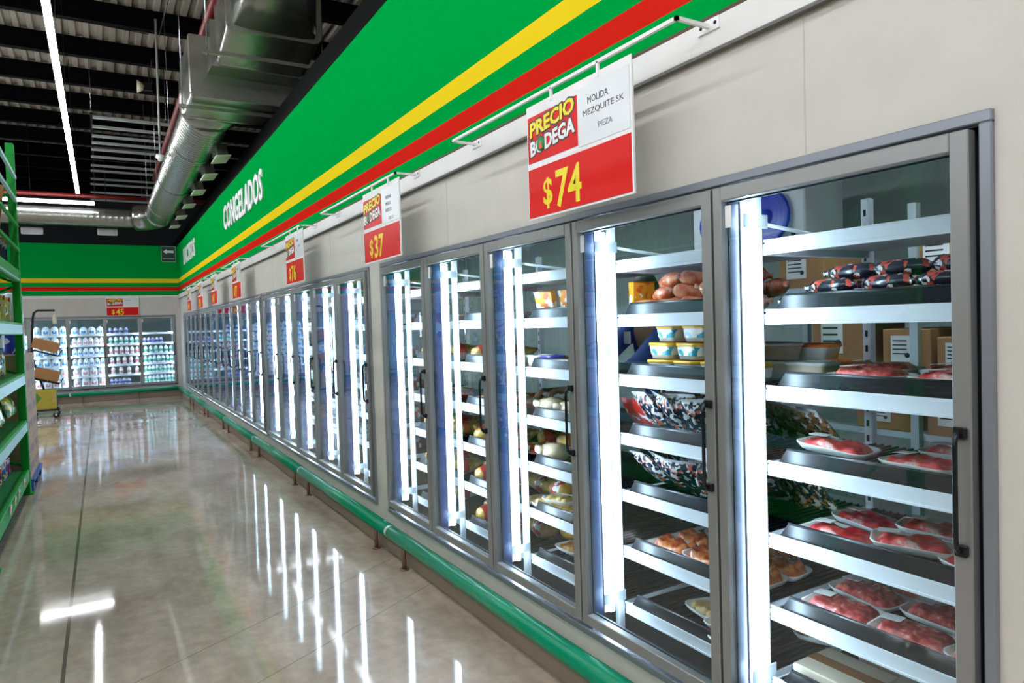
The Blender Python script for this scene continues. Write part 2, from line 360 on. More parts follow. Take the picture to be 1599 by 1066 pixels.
# ------------------------------------------------------------------ cold-room doors, lights, shelves
ORD = 'first second third fourth fifth sixth seventh eighth ninth tenth eleventh twelfth thirteenth fourteenth fifteenth sixteenth seventeenth eighteenth nineteenth twentieth twenty-first twenty-second twenty-third twenty-fourth twenty-fifth twenty-sixth'.split()
def bank_frame(name, y0, y1, label, place, rz=0):
    """aluminium surround of one bank; local: y along the wall (far = +), x into the cold room"""
    mb = MB(); h = .028
    for (a, b) in (((-.014, y0, Z1-h), (.03, y1, Z1)), ((-.014, y0, Z0), (.03, y1, Z0+h)), ((-.014, y0, Z0+h), (.03, y0+h, Z1-h)), ((-.014, y1-h, Z0+h), (.03, y1, Z1-h))): mb.box(a, b, ALUD, bev=.003)
    o = mb.build(name); o.location = place; o.rotation_euler = (0, 0, rz); struct(o)
    g = MB(); g.box((.02, y0+h, Z1-h-.02), (.06, y1-h, Z1-h), DARKGAP); g.box((.02, y0+h, Z0+h), (.06, y1-h, Z0+h+.012), DARKGAP); g.box((.02, y0+h, Z0+h), (.06, y0+h+.034, Z1-h), DARKGAP); g.box((.02, y1-h-.034, Z0+h), (.06, y1-h, Z1-h), DARKGAP); g.build('gasket', o)
    r = MB(); r.tube([(-.002, y0+h+.04, Z1-h-.006), (-.002, y1-h-.04, Z1-h-.006)], .003, ALUD, 6)
    r.build('torsion_rod', o); return o
DW = .7764; DH = 1.70; DZ = .327
def make_door(n):
    d = empty('freezer_door'); w2 = DW/2-.004; f = MB()
    f.box((-.03, -w2, 0), (.004, -w2+.042, DH), ALU, bev=.003); f.box((-.03, w2-.034, 0), (.004, w2, DH), ALU, bev=.003)
    f.box((-.03, -w2+.042, DH-.045), (.004, w2-.034, DH), ALU, bev=.003); f.box((-.03, -w2+.042, 0), (.004, w2-.034, .045), ALU, bev=.003)
    f.build('door_frame', d)
    g = MB(); a, b = -w2+.040, w2-.032
    for (p, q) in (((.004, a-.03, .02), (.012, a+.004, DH-.02)), ((.004, b-.004, .02), (.012, b+.018, DH-.02)), ((.004, a, .02), (.012, b, .05)), ((.004, a, DH-.05), (.012, b, DH-.02))): g.box(p, q, mat('dark_inner_seal', '26313A', .4))
    g.build('gasket', d)
    MB().box((-.014, -w2+.040, .043), (-.009, w2-.032, DH-.043), GLASS).build('glass_pane', d)
    yh = -w2+.021; z0, z1 = 1.04-DZ, 1.34-DZ; hb = MB()
    hb.tube([(-.03, yh, z0+.012), (-.052, yh, z0+.012), (-.060, yh, z0+.022), (-.062, yh, z0+.05), (-.062, yh, z1-.05), (-.060, yh, z1-.022), (-.052, yh, z1-.012), (-.03, yh, z1-.012)], .006, mat('handle_black', '33363A', .2, .8), 10)
    h = hb.build('handle', d)
    for zz in (z0+.012, z1-.012): MB().box((-.046, yh-.014, zz-.014), (-.03, yh+.014, zz+.014), mat('handle_bracket', '2A2C30', .3, .6), bev=.003).build('handle_bracket', h)
    MB().box((-.0165, w2-.065, DH-.13), (-.0145, w2-.04, DH-.06), PAPER).build('rating_label', d)
    return d
def make_mullion(back=False):
    d = empty('mullion_light')
    MB().box((.016, -.028, Z0+.02), (.075, .026, Z1-.04), mat('mullion_blue_grey', '10264A', .3), bev=.004).build('mullion', d)
    t = MB(); t.box(*(((.128, -.011, .36), (.154, .011, 1.985)) if back else ((.084, -.056, .36), (.110, -.034, 1.985))), LEDM, bev=.004); t.build('led_tube', d)
    MB().box(*(((.118, -.012, .355), (.127, .012, 1.99)) if back else ((.07, -.033, .355), (.112, -.027, 1.99))), WHITE).build('tube_backing', d)
    for z in (.40, 1.90): MB().box(*(((.075, -.024, z), (.16, -.014, z+.045)) if back else ((.05, -.062, z), (.165, -.059, z+.045))), MC['milky_plastic']).build('clip', d)
    return d
def make_upright():
    d = empty('shelf_upright')
    MB().box((.165, -.015, .14), (.197, .015, 2.03), RAILW, bev=.003).build('front_post', d)
    p = MB().box((.80, -.017, .14), (.834, .017, 2.05), RAILW, bev=.003)
    for k in range(30): p.box((.799, -.005, .3+k*.058), (.8005, .005, .325+k*.058), BLACK)
    p.build('rear_post', d)
    MB().tube([(.18, 0, 1.93), (.80, 0, 1.87)], .007, RAILW, 8).build('tie_bar', d)
    return d
LV = [1.865, 1.63, 1.372, 1.115, .865, .615, .365]
LVN = ['topmost', 'second-highest', 'third-highest', 'middle', 'third-lowest', 'second-lowest', 'lowest']
def make_shelf(top=False):
    d = empty('shelf'); w2 = DW/2-.017
    r = MB(); r.box((.200, -w2, -.045), (.214, w2, 0), RAILW, bev=.003); r.box((.196, -w2, -.004), (.201, w2, .004), RAILW); r.box((.196, -w2, -.047), (.201, w2, -.04), RAILW)
    r.build('price_rail', d)
    k = MB(); DM = RAILW if top else BLACK
    k.box((.214, -w2, -.02), (.80, w2, -.012), DM)
    n = 26
    for i in range(n): y = -w2 + .02 + (2*w2-.04)*i/(n-1); k.box((.225, y-.003, -.012), (.79, y+.003, -.004), DM)
    k.build('slotted_deck', d)
    for s in (-1, 1): MB().box((.2, s*w2-.004, -.045), (.8, s*w2+.004, -.012), RAILW).build('side_bracket', d)
    if not top:
        l = MB(); a, c = -w2+.012, w2-.035
        pr = [(.206, c, 0), (.206, c-.035, .05), (.206, a+.02, .05), (.206, a, 0)]; q = [(x+.006, y, z) for x, y, z in pr]
        l.add(pr+q, [(0, 1, 2, 3), (7, 6, 5, 4), (0, 4, 5, 1), (1, 5, 6, 2), (2, 6, 7, 3), (3, 7, 4, 0)], BLACK)
        l.tube([(.209, c-.035, .05), (.209, a+.02, .05)], .005, BLACK, 6)
        l.build('tray_lip', d)
    return d
def milky(name):
    M = mat(name, 'F4F6F8', .4); nt = M.node_tree; b = nt.nodes['Principled BSDF']; t_ = nt.nodes.new('ShaderNodeBsdfTranslucent'); t_.inputs[0].default_value = (.9, .93, .95, 1)
    mx = nt.nodes.new('ShaderNodeMixShader'); mx.inputs[0].default_value = .55; nt.links.new(b.outputs[0], mx.inputs[1]); nt.links.new(t_.outputs[0], mx.inputs[2]); nt.links.new(mx.outputs[0], nt.nodes['Material Output'].inputs[0]); return M
MILKY_ = milky('milky_plastic')
P_door, P_mul, P_up, P_sh, P_st = make_door(0), make_mullion(), make_upright(), make_shelf(), make_shelf(True)
P_mulb = make_mullion(True); PROTO += [P_door, P_mul, P_mulb, P_up, P_sh, P_st]
def dup_shelf(P, loc, rz, lab, grp, simple=False):
    r = P.copy(); COL.objects.link(r); r.location = loc; r.rotation_euler = (0, 0, rz); tag(r, lab, 'shelf', grp)
    for ch in P.children:
        if simple and ch.name.startswith(('side_bracket', 'tray_lip')): continue
        c = ch.copy(); COL.objects.link(c); c.parent = r
SIDE_DOORS = []; dn = 0; un = 0
for bi, (y0, y1, n) in enumerate(BANKS):
    bank_frame('trim_%d' % (10+bi), y0, y1, 'aluminium surround of the %s bank of glass doors from the camera on the long wall' % ORD[bi], (0, 0, 0))
    a = y0 + .036; pw = (y1-y0-.072)/n
    for i in range(n+1):
        y = a + pw*i
        if i > 0: dup(P_mul, (0, y, 0), 0, 'white upright light tube inside the %s door gap from the camera on the long wall' % ORD[un], 'light', 'upright light tubes behind the long wall doors')
        dup(P_up, (0, y, 0), 0, 'white shelf upright at the %s light tube from the camera on the long wall' % ORD[un], 'shelf upright', 'white shelf uprights in the long cold room')
        un += 1
    for i in range(n):
        yc = a + pw*(i+.5); SIDE_DOORS.append(yc); nm = ORD[dn]; dn += 1
        d = dup(P_door, (0, yc, DZ), 0, 'grey framed glass door with black bar handle, %s from the camera on the long wall' % nm, 'door', 'glass doors on the long wall')
        for k, z in enumerate(LV):
            if bi >= 2 and k in (0,): continue
            dup_shelf(P_st if k == 0 else P_sh, (0, yc, z), 0, '%s white-fronted shelf behind the %s glass door from the camera' % (LVN[k], nm), 'white fronted shelves in the long cold room', simple=bi >= 2)
BACK_DOORS = []; dn = 0; un = 0
for bi, (x0, x1, n) in enumerate(XB):
    # local y -> world -x : local y0 = -x1
    bank_frame('trim_%d' % (20+bi), -x1, -x0, 'aluminium surround of the %s bank of glass doors from the corner on the far wall' % ORD[bi], (0, YB, 0), PI/2)
    a = x1 - .036; pw = (x1-x0-.072)/n
    for i in range(n+1):
        dup(P_mulb, (a-pw*i, YB, 0), PI/2, 'white upright light tube, %s from the corner behind the far wall doors' % ORD[un], 'light', 'upright light tubes behind the far wall doors')
        if bi == 0: dup(P_up, (a-pw*i, YB, 0), PI/2, 'white shelf upright, %s from the corner behind the far wall doors' % ORD[un], 'shelf upright', 'white shelf uprights in the dairy room')
        un += 1
    for i in range(n):
        xc = a - pw*(i+.5); nm = ORD[dn]; dn += 1; BACK_DOORS.append(xc)
        dup(P_door, (xc, YB, DZ), PI/2, 'grey framed glass door, %s from the corner on the far wall' % nm, 'door', 'glass doors on the far wall')
        if bi == 0:
            for k, z in enumerate(LV[1:]):
                dup_shelf(P_st, (xc, YB, z), PI/2, '%s white shelf behind the %s glass door from the corner on the far wall' % (LVN[k+1], nm), 'white shelves behind the far wall doors', simple=True)

# ------------------------------------------------------------------ guard rails on the kerb
def guard(name, p0, p1, joints, posts, label, ax):
    t = empty(name, (0, 0, 0), 0, label, 'guard rail', 'green bumper rails')
    z, r = .195, .046
    cuts = [p0] + joints + [p1]
    P = lambda s: (-.085, s, z) if ax == 'y' else (s, YB-.085, z)
    for a, b in zip(cuts, cuts[1:]):
        MB().tube([P(a+.02 if a != p0 else a), P(b-.02 if b != p1 else b)], r, PIPEG, 20).build('rail', t)
    for j in joints: MB().tube([P(j-.03), P(j+.03)], r*.92, WHITE, 16).build('joint_sleeve', t)
    SB = mat('brown_steel', '8A6A58', .4, .5)
    for s in posts:
        q = P(s); b = MB(); b.tube([(q[0], q[1], .0), (q[0], q[1], z-.03)], .014, SB, 10); b.tube([(q[0], q[1], 0), (q[0], q[1], .006)], .032, SB, 12); b.build('post', t)
    if ax == 'y':
        MB().lathe([(0.001, -r), (r*.7, -r*.7), (r, 0), (r*.7, r*.7), (.001, r)], PIPEG, 16).build('corner_bend', t, (-.085, YB-.085, z))
    return t
guard('bumper_rail', 1.0, YB-.085, [4.53, 7.0, 9.45, 11.9, 14.35, 16.8], [1.5, 2.02] + [j+d for j in (4.53, 7.0, 9.45, 11.9, 14.35, 16.8) for d in (-.24, .30)], 'long green bumper rail on steel posts at the foot of the long cooler wall', 'y')
guard('bumper_rail', -8.3, -.085, [-5.0, -2.45], [-7.4, -6.2, -5.24, -4.7, -3.6, -2.7, -2.2, -1.0], 'green bumper rail at the foot of the far cooler wall', 'x')

# ------------------------------------------------------------------ price signs
def make_sign(price, lines, small, label, loc, rz, wd=.67, logo=True):
    s = empty('price_sign', loc, rz, label, 'sign', 'hanging price signs'); g = MB()
    # local frame: x normal out = -x, reading direction -y ; origin = top centre
    H = .47; w2 = wd/2
    g.box((0, -w2, -.045), (.004, w2, 0), WHITE); g.box((0, -w2, -.265), (.004, w2, -.235), WHITE); g.box((.0005, -w2, -.235), (.002, w2, -.045), WHITE); g.box((0, -w2, -H), (.004, w2, -H+.02), WHITE); g.box((.0005, -w2, -H), (.002, w2, -.265), WHITE)
    for y in (-w2*.45, w2*.45): g.box((-.003, y-.006, -.02), (.006, y+.006, .035), WHITE)
    g.build('holder', s)
    MB().box((-.0022, w2-.01, -.236), (0, w2-.36, -.047), RED).build('logo_panel', s)
    lp = [c for c in s.children if c.name.startswith('logo_panel')][0]
    y0 = w2-.03
    for (txt, z, h, col, wdt) in (('PRECIO', -.135, .062, YEL, .315), ('BODEGA', -.212, .062, WHITE, .315)):
        text('lettering_outline', txt, h+.014, DKG, lp, (-.0022, y0+.008, z-.007), (0, -1, .10), UP, wdt+.014, .0012, off=.075)
        text('lettering', txt, h, col, lp, (-.0034, y0, z), (0, -1, .10), UP, wdt, .0012, off=.035)
    c = MB(); c.tube([(-.0036, y0-.079, -.172), (-.0056, y0-.079, -.172)], .029, LOGOG, 16); c.add([(-.006, y0-.079, -.152), (-.006, y0-.092, -.19), (-.006, y0-.066, -.19)], [(0, 1, 2)], LOGOR); c.build('round_emblem', lp)
    MB().box((-.0018, w2-.36, -.245), (0, -w2+.012, -.030), mat('info_card', 'E3E8EC', .25)).build('info_card', s)
    ic = [q for q in s.children if q.name.startswith('info_card')][0]
    yy = w2-.375; zz = -.10
    for ln_, h, wdt, ind in lines: text('lettering', ln_, h, INK, ic, (-.0018, yy-ind, zz), DXY, UP, wdt, .0006, off=0); zz -= h+.018
    if small: text('lettering', small[0], .02, mat('grey_ink', '6A7080', .6), ic, (-.0018, yy-.11, zz-.012), DXY, UP, .08, .0006)
    MB().box((-.002, w2-.006, -H+.008), (0, -w2+.006, -.262), RED).build('price_panel', s)
    pp = [q for q in s.children if q.name.startswith('price_panel')][0]
    text('lettering', '$', .125, YEL, pp, (-.002, w2-.115, -H+.03), DXY, UP, .065, .001, off=.02)
    text('lettering', price, .15, YEL, pp, (-.002, w2-.205, -H+.022), DXY, UP, .075*len(price)+.02, .001, off=.02)
    MB().box((-.004, -w2-.004, -H), (.004, -w2+.004, -.02), WHITE).build('edge_strip', s)
    return s
def bracket(y0, y1, label):
    b = MB(); ARM = mat('white_powder_coat', 'ECECEE', .4)
    xr = -.165; pts = [(-.022, y0, 2.555), (xr, y0+.0, 2.55), (xr, y1, 2.55), (-.022, y1, 2.555)]
    for p, q in zip(pts, pts[1:]): b.box((min(p[0], q[0])-.006, min(p[1], q[1])-.006, 2.541), (max(p[0], q[0])+.006, max(p[1], q[1])+.006, 2.553), ARM)
    o = b.build('sign_bracket'); tag(o, label, 'bracket', 'white sign brackets')
    for y in (y0, y1):
        p = MB().box((-.028, y-.045, 2.53), (-.022, y+.045, 2.568), ARM)
        for s in (-.03, .03): p.tube([(-.03, y+s, 2.55), (-.028, y+s, 2.55)], .006, BLACKM, 8)
        p.build('wall_plate', o)
SIGNS = [(2.148, '74', [('MOLIDA', .026, .12, .05), ('MEZQUITE SK', .026, .235, .02)], ('PIEZA',), 1.60, 3.2, 'large red and white price sign reading $ 74, nearest the camera'),
 (4.27, '37', [('PIERNA', .022, .10, .06), ('MUSLO', .022, .09, .06), ('FRESCO', .022, .10, .06)], ('KILO',), 4.0, 5.67, 'red and white price sign reading $ 37, second from the camera'),
 (6.59, '76', [('PAPA', .022, .08, .05)], ('PIEZA',), 6.35, 8.1, 'red and white price sign reading $ 76, third from the camera'),
 (9.82, '77', [('HELADO', .022, .10, .05)], None, 9.5, 11.1, 'red and white price sign, fourth from the camera on the long wall'),
 (11.95, '47', [('HELADO', .022, .10, .05)], None, 11.7, 13.2, 'red and white price sign, fifth from the camera on the long wall'),
 (13.75, '36', [('FRUTA', .022, .10, .05)], None, 13.4, 14.9, 'red and white price sign, sixth from the camera on the long wall'),
 (15.6, '49', [('FRUTA', .022, .10, .05)], None, 15.2, 16.8, 'red and white price sign, seventh from the camera on the long wall, by the corner')]
for i, (y, pr, ln, sm, b0, b1, lab) in enumerate(SIGNS):
    make_sign(pr, ln, sm, lab, (-.168, y, 2.512), 0); bracket(b0, b1, 'white wall bracket rod carrying the %s price sign from the camera' % ORD[i])
make_sign('45', [('LECHE', .022, .1, .05)], None, 'red and white price sign reading $ 45 on the far wall', (-1.27, YB-.06, 2.53), PI/2, .70)
bp_ = MB(); 
for x in (-1.5, -1.05): bp_.tube([(x, YB, 2.515), (x, YB-.056, 2.515)], .006, WHITE, 8)
tag(bp_.build('sign_bracket'), 'pair of short white hooks holding the $ 45 sign on the far wall', 'bracket')
# raised department lettering
t = text('department_lettering', 'CONGELADOS', .385, mat('lettering_white', 'EDE9F0', .5), None, (-.001, 11.72, 3.18), DXY, UP, 3.03, .016, off=.02)
tag(t, 'raised white word CONGELADOS on the green band of the long wall', 'lettering')
t = text('department_lettering', 'LACTEOS', .375, MC['lettering_white'], None, (-.001, 17.93, 3.19), DXY, UP, 2.24, .016, off=.02)
tag(t, 'raised white department word on the green band next to the far corner', 'lettering')
# exit sign
e = empty('exit_arrow_sign', (-.20, YB-.03, 3.60), 0, 'dark green sign with white left arrow on the green band in the far corner', 'sign')
MB().box((-.165, 0, -.2), (.165, .02, .2), mat('exit_sign_green', '0D3B33', .4), bev=.004).build('sign_plate', e)
b_ = MB(); 
for a, c in (((-.165, -.002, .188), (.165, 0, .2)), ((-.165, -.002, -.2), (.165, 0, -.188)), ((-.165, -.002, -.2), (-.155, 0, .2)), ((.155, -.002, -.2), (.165, 0, .2))): b_.box(a, c, mat('pale_green_border', '9CC8B8', .5))
b_.build('border', e)
a_ = MB(); a_.add([(x, -.003, z) for x, z in ((-.125, .06), (-.03, .13), (-.03, .09), (.12, .09), (.12, .03), (-.03, .03), (-.03, -.01))], [(0, 1, 6), (2, 3, 4, 5)], WHITE); a_.build('arrow', e)
text('lettering', 'SALIDA DE EMERGENCIA', .03, WHITE, e, (-.13, -.001, -.13), (1, 0, 0), UP, .26, .002)
MB().tube([(.1, .01, .2), (.1, .01, 3.3)], .005, BLACKM, 6).build('hanging_rod', e)

# ------------------------------------------------------------------ store lights and things under the roof
def led_line(p0, p1, label, seg=2.4):
    d = Vector(p1)-Vector(p0); L_ = d.length; ax = 0 if abs(d.x) > abs(d.y) else 1; n = max(1, round(L_/seg)); c = empty('led_light_line', p0, 0, label, 'light')
    s = 1 if d[ax] > 0 else -1
    for i in range(n):
        a, b = s*(L_*i/n+.01), s*(L_*(i+1)/n-.01); lo, hi = min(a, b), max(a, b)
        A = [-.03, -.03, 0]; B = [.03, .03, .05]; A[ax], B[ax] = lo, hi; MB().box([A[0]*.5 if ax else A[0], A[1] if ax else A[1]*.5, .02], [B[0]*.5 if ax else B[0], B[1] if ax else B[1]*.5, .05], WHITE).build('housing', c)
        A = [-.032, -.032, -.03]; B = [.032, .032, .02]; A[ax], B[ax] = lo, hi; MB().box(A, B, TUBE, bev=.008).build('diffuser', c)
    for i in range(n+1):
        p = [0, 0, .05]; p[ax] = s*L_*i/n; q = list(p); q[2] = 6.5-p0[2]; MB().tube([p, q], .004, BLACKM, 5).build('hanging_wire', c)
    return c
led_line((-2.05, 17.1, 4.6), (-2.05, -3, 4.6), 'long white LED light line running along the aisle ceiling')
led_line((-1.75, 18.45, 4.6), (-6.6, 18.45, 4.6), 'short white LED light line crossing in front of the far wall')
led_line((-4.35, 16.5, 4.6), (-4.35, -3, 4.6), 'white LED light line over the grocery racks')  # added outside the view for softer, more even wall light
for k, yy in enumerate((-1.2, -3.4)): led_line((-.6, yy, 4.6), (-10, yy, 4.6), 'white LED light line behind the camera, %s' % ('closer', 'farther')[k])  # two crosswise lines added out of view as fill light
led_line((-6.6, 17, 4.6), (-6.6, -3, 4.6), 'white LED light line over the next aisle')  # another unseen line added to even out the lighting
led_line((-11, 17, 4.6), (-11, -3, 4.6), 'white LED light line over the far aisle')
# spiral ducts
def spiral(name, pts, r, label, n=24, step=.12):
    P = [Vector(p) for p in pts]; out = [P[0]]; rs = [r]
    for a, b in zip(P, P[1:]):
        L_ = (b-a).length; k = max(1, int(L_/step))
        for i in range(1, k+1):
            c = a.lerp(b, i/k); out += [c - (b-a).normalized()*step*.12, c]; rs += [r, r*1.018]
            if i < k: out.append(c + (b-a).normalized()*step*.12); rs.append(r)
    mb = MB(); mb.tube(out, r, GALV, n, True, rs=rs); o = mb.build(name); tag(o, label, 'duct'); return o
elbow = [(-.45+.0, 17.95, 4.4)] + [(-.95+.5*math.cos(a), 17.95+.75*math.sin(a), 4.38-.02*a) for a in [PI/2*k/5 for k in range(1, 6)]]
d1 = spiral('ventilation_duct', [(-.45, 9.55, 4.42), (-.45, 17.95, 4.4)], .30, 'round galvanised spiral duct running along the aisle towards the far wall')
MB().tube(elbow, .30, GALV, 24).build('elbow', d1)
d2 = spiral('ventilation_duct', [(-.95, 18.75, 4.33), (-8.5, 18.75, 4.33)], .21, 'galvanised spiral duct crossing in front of the far wall')
for i, y in enumerate((10.6, 11.9, 13.3, 14.8, 16.3, 17.8)):
    g = MB(); a = math.radians(-50); X = Matrix.Translation((-.45+.3*math.cos(a), y, 4.41+.3*math.sin(a))) @ Matrix.Rotation(-a, 4, 'Y').inverted()
    g.box((-.02, -.22, -.07), (.14, .22, .07), GALV, Matrix.Translation((-.20, y, 4.20)) @ Matrix.Rotation(math.radians(82), 4, 'Y'))
    o = g.build('air_outlet', d1)
    MB().box((.14, -.25, -.10), (.155, .25, .10), mat('outlet_frame', 'E4E8D4', .4), Matrix.Translation((-.20, y, 4.20)) @ Matrix.Rotation(math.radians(82), 4, 'Y')).build('outlet_grille', o)
# rectangular plenum with rounded belly
def plenum(name, y0, y1, x0, x1, z0, z1, label, rr=.22, slant=0):
    def ring(y, dz=0, s=1):
        pts = []; cx, cz = (x0+x1)/2, (z0+z1)/2
        for (px, pz, r_, a0) in ((x1, z1, .03, 0), (x0, z1, .03, 90), (x0, z0, .06, 180), (x1, z0, rr, 270)):
            sx = -1 if px == x1 else 1; sz = -1 if pz == z1 else 1
            for k in range(6):
                a = math.radians(a0+18*k); pts.append((cx+(px+sx*r_+r_*math.cos(a)-cx)*s, y, cz+(pz+sz*r_+r_*math.sin(a)-cz)*s+dz))
        return pts
    mb = MB(); mb.loft([ring(y0, slant), ring(y0+.01, slant, 1.02), ring(y0+.03, slant), ring((y0+y1)/2, slant/2), ring(y1-.03), ring(y1-.01, 0, 1.02), ring(y1)], GALV, False); o = mb.build(name); return tag(o, label, 'duct')
pl = plenum('duct_plenum', 8.45, 9.35, -.78, .46, 4.24, 4.92, 'boxy galvanised duct section where the round duct begins')
tp = MB(); n = 24
rA = [(-.45+.36*max(-1, min(1, 1.3*math.cos(2*PI*k/n)))*1., 9.35, 4.5+.28*max(-1, min(1, 1.3*math.sin(2*PI*k/n)))) for k in range(n)]; rB = [(-.45+.3*math.cos(2*PI*k/n), 9.62, 4.42+.3*math.sin(2*PI*k/n)) for k in range(n)]
tp.loft([rA, rB], GALV); tp.build('transition', pl)
p2 = plenum('duct_plenum', 7.45, 8.15, -.54, .42, 4.52, 5.25, 'upper boxy galvanised duct section with an air grille, nearest the camera', .1, .12)
gx = MB(); M_ = Matrix.Translation((.0, 7.43, 4.86)); gx.box((-.02, -.03, -.13), (.34, .0, .11), mat('outlet_frame', 'D8DCC8', .4), M_); o_ = gx.build('air_grille', p2)
gg = MB(); gg.box((.02, -.036, -.09), (.30, -.03, .07), mat('grille_grey', '6F7468', .5), M_)
for k in range(8): gg.box((.02, -.042, -.085+.02*k), (.30, -.036, -.078+.02*k), GALV, M_)
gg.build('grille_slats', o_)
nk = MB(); n = 24
rA = [(-.06+.44*max(-1, min(1, 1.35*math.cos(2*PI*k/n))), 7.5, 5.0+.36*max(-1, min(1, 1.35*math.sin(2*PI*k/n)))) for k in range(n)]; rB = [(-.05+.3*math.cos(2*PI*k/n), 6.95, 5.28+.3*math.sin(2*PI*k/n)) for k in range(n)]
nk.loft([rB, rA], GALV); nk.build('transition', p2)
spiral('ventilation_duct', [(-.05, 6.95, 5.28), (-.05, 4.6, 5.5)], .3, 'round galvanised spiral duct overhead at the top edge, nearest the camera')
MB().box((-.6, 8.15, 4.5), (.4, 8.47, 5.0), GALV).build('duct_sleeve', pl)
def strut(y, x0, x1, z, label):
    s = MB(); s.box((x0, y-.02, z-.02), (x1, y+.02, z+.02), GALV); o = s.build('duct_support'); tag(o, label, 'support')
    for x in (x0+.04, x1-.04): MB().tube([(x, y, z-.04), (x, y, 6.5)], .006, CHROME, 6).build('threaded_rod', o)
strut(7.6, -.75, .50, 4.44, 'steel support strut under the upper boxy duct'); strut(8.75, -.88, .35, 4.20, 'steel support strut under the lower boxy duct')
for i, y in enumerate((11.2, 14.0, 16.8)):
    s = MB()
    for x in (-.78, -.12): s.tube([(x, y, 4.42), (x, y, 6.5)], .005, CHROME, 6)
    s.tube([(-.45+.31*math.cos(PI+PI*k/12), y, 4.41+.31*math.sin(PI+PI*k/12)) for k in range(13)], .008, CHROME, 6)
    tag(s.build('duct_hanger'), 'steel rod hanger around the spiral duct, %s from the camera' % ORD[i], 'hanger')
# red sprinkler pipes
tag(MB().tube([(-.53, 4, 5.2), (-.53, 18.2, 5.2)], .06, REDP, 14).build('sprinkler_pipe'), 'dark red pipe running along beside the spiral duct', 'pipe')
tag(MB().tube([(-8, 18.9, 4.84), (3, 18.9, 4.84)], .05, REDP, 14).build('sprinkler_pipe'), 'dark red pipe crossing above the far wall duct', 'pipe')
# ladder of grey conduits hung in a rack
lad = empty('conduit_rack', (0, 0, 0), 0, 'hung rack of parallel grey pipes between the light line and the duct', 'pipe rack')
ys_ = [14.4, 15.05, 15.75, 16.3, 16.9, 17.6, 18.5, 19.1, 20.1, 20.8, 22.0, 23.2]
for i, y in enumerate(ys_): MB().box((-1.72-.012*i, y-.04, 5.46), (-.5+.03*i, y+.04, 5.5), mat('pale_conduit', '9EA5A2', .4, .3)).build('rung', lad)
for x in (-1.74, -.55): MB().box((x-.02, 14.3, 5.5), (x+.02, 23.3, 5.53), BLK).build('side_bar', lad)
for x, y in ((-1.74, 14.4), (-.55, 14.4), (-1.74, 19), (-.55, 19), (-1.74, 23.2), (-.55, 23.2)): MB().tube([(x, y, 5.53), (x, y, 6.5)], .006, CHROME, 6).build('hanging_wire', lad)
# camera on a white pole
cp = empty('ceiling_camera', (-.85, 12, 4.3), 0, 'small white camera hanging on a long pole in front of the spiral duct', 'camera')
MB().tube([(0, 0, .05), (0.02, 0, 2.14)], .016, mat('pole_grey_green', 'A7AEA5', .4), 10).build('pole', cp)
MB().lathe([(.02, .07), (.06, .06), (.065, .02), (.05, 0), (.02, -.04), (.001, -.045)], WHITE, 16).build('housing', cp)
MB().lathe([(.018, -.03), (.022, -.05), (.018, -.066), (.001, -.07)], BLACK, 12).build('lens_dome', cp)
sp = empty('ceiling_speaker', (-.88, 14, 6.0), 0, 'cream horn speaker hanging under the joists above the conduit rack', 'speaker')
MB().tube([(-.14, 0, 0), (-.03, 0, 0)], 0, mat('cream_plastic', 'D9CFB4', .5), 16, True, rs=[.11, .05]).build('horn', sp)
MB().box((-.05, -.05, -.06), (.1, .05, .08), BLACKM, bev=.01).build('driver', sp); MB().tube([(.05, 0, .08), (.05, 0, .44)], .008, BLACKM, 6).build('stem', sp)
for i, (x, z) in enumerate(((-3.01, 4.03), (-1.52, 4.06))):
    f = empty('floodlight', (x, 19.2, z), 0, 'white rectangular flood lamp under the far duct, %s' % ('left one' if i == 0 else 'right one'), 'lamp', 'white flood lamps under the far duct')
    MB().box((-.21, -.05, -.08), (.21, .05, .08), WHITE, bev=.015).build('housing', f); MB().box((-.18, -.056, -.06), (.18, -.05, .06), mat('lamp_lens', 'C8CCDC', .2), bev=.002).build('lens', f)
    MB().tube([(0, 0, .08), (0, 0, 6.5-z)], .008, BLACKM, 6).build('stem', f)
for i, (a, b) in enumerate((((-6, 9, 5.2), (-.9, 12.5, 6.38)), ((-1.1, 6.5, 4.6), (-.75, 12.5, 6.38)), ((-1.6, 11, 6.4), (-.5, 8.0, 5.9)))):
    tag(MB().tube([a, b], .008, BLACKM, 6).build('suspension_cable'), ['thin dark cable slanting across the joists on the left', 'thin dark cable slanting down beside the red pipe', 'short dark cable between joists above the boxy duct'][i], 'cable')
tag(MB().box((.1, 4, 3.9), (.34, 28, 4.14), BLK).build('steel_beam'), 'black steel beam running above the green band of the long wall', 'beam')

# ------------------------------------------------------------------ products: builders
BEEF = patch_mat('red_beef', [(.34, 'A8242A'), (.48, 'D43A3C'), (.6, 'E4706A'), (.68, 'F4CFC6')], 22, .3, coat=.3)
MINCE = patch_mat('ground_beef', [(.34, '9A2E2E'), (.5, 'C9504A'), (.6, 'DA7A70'), (.68, 'F0C8BE')], 42, .35, coat=.2, detail=5)
CHICKO = patch_mat('orange_chicken', [(.36, 'A63C12'), (.5, 'DB6A2C'), (.64, 'F0A468')], 24, .3, coat=.3)
CHICKY = patch_mat('yellow_chicken', [(.36, 'C79A4A'), (.5, 'E2BE78'), (.66, 'F0DCA8')], 16, .35, coat=.2)
PATTY = patch_mat('brown_patties', [(.36, '7E4A1E'), (.5, 'BE7E3E'), (.66, 'DDA968')], 30, .5)
TANM = patch_mat('sliced_yellow', [(.36, 'A06A20'), (.5, 'D9A044'), (.66, 'E9C47C')], 22, .5)
REDW = patch_mat('red_white_print', [(0, 'D9281E'), (.45, 'F2EDE6'), (.7, 'C81E1A')], 45, .3, 'voronoi', coat=.3)
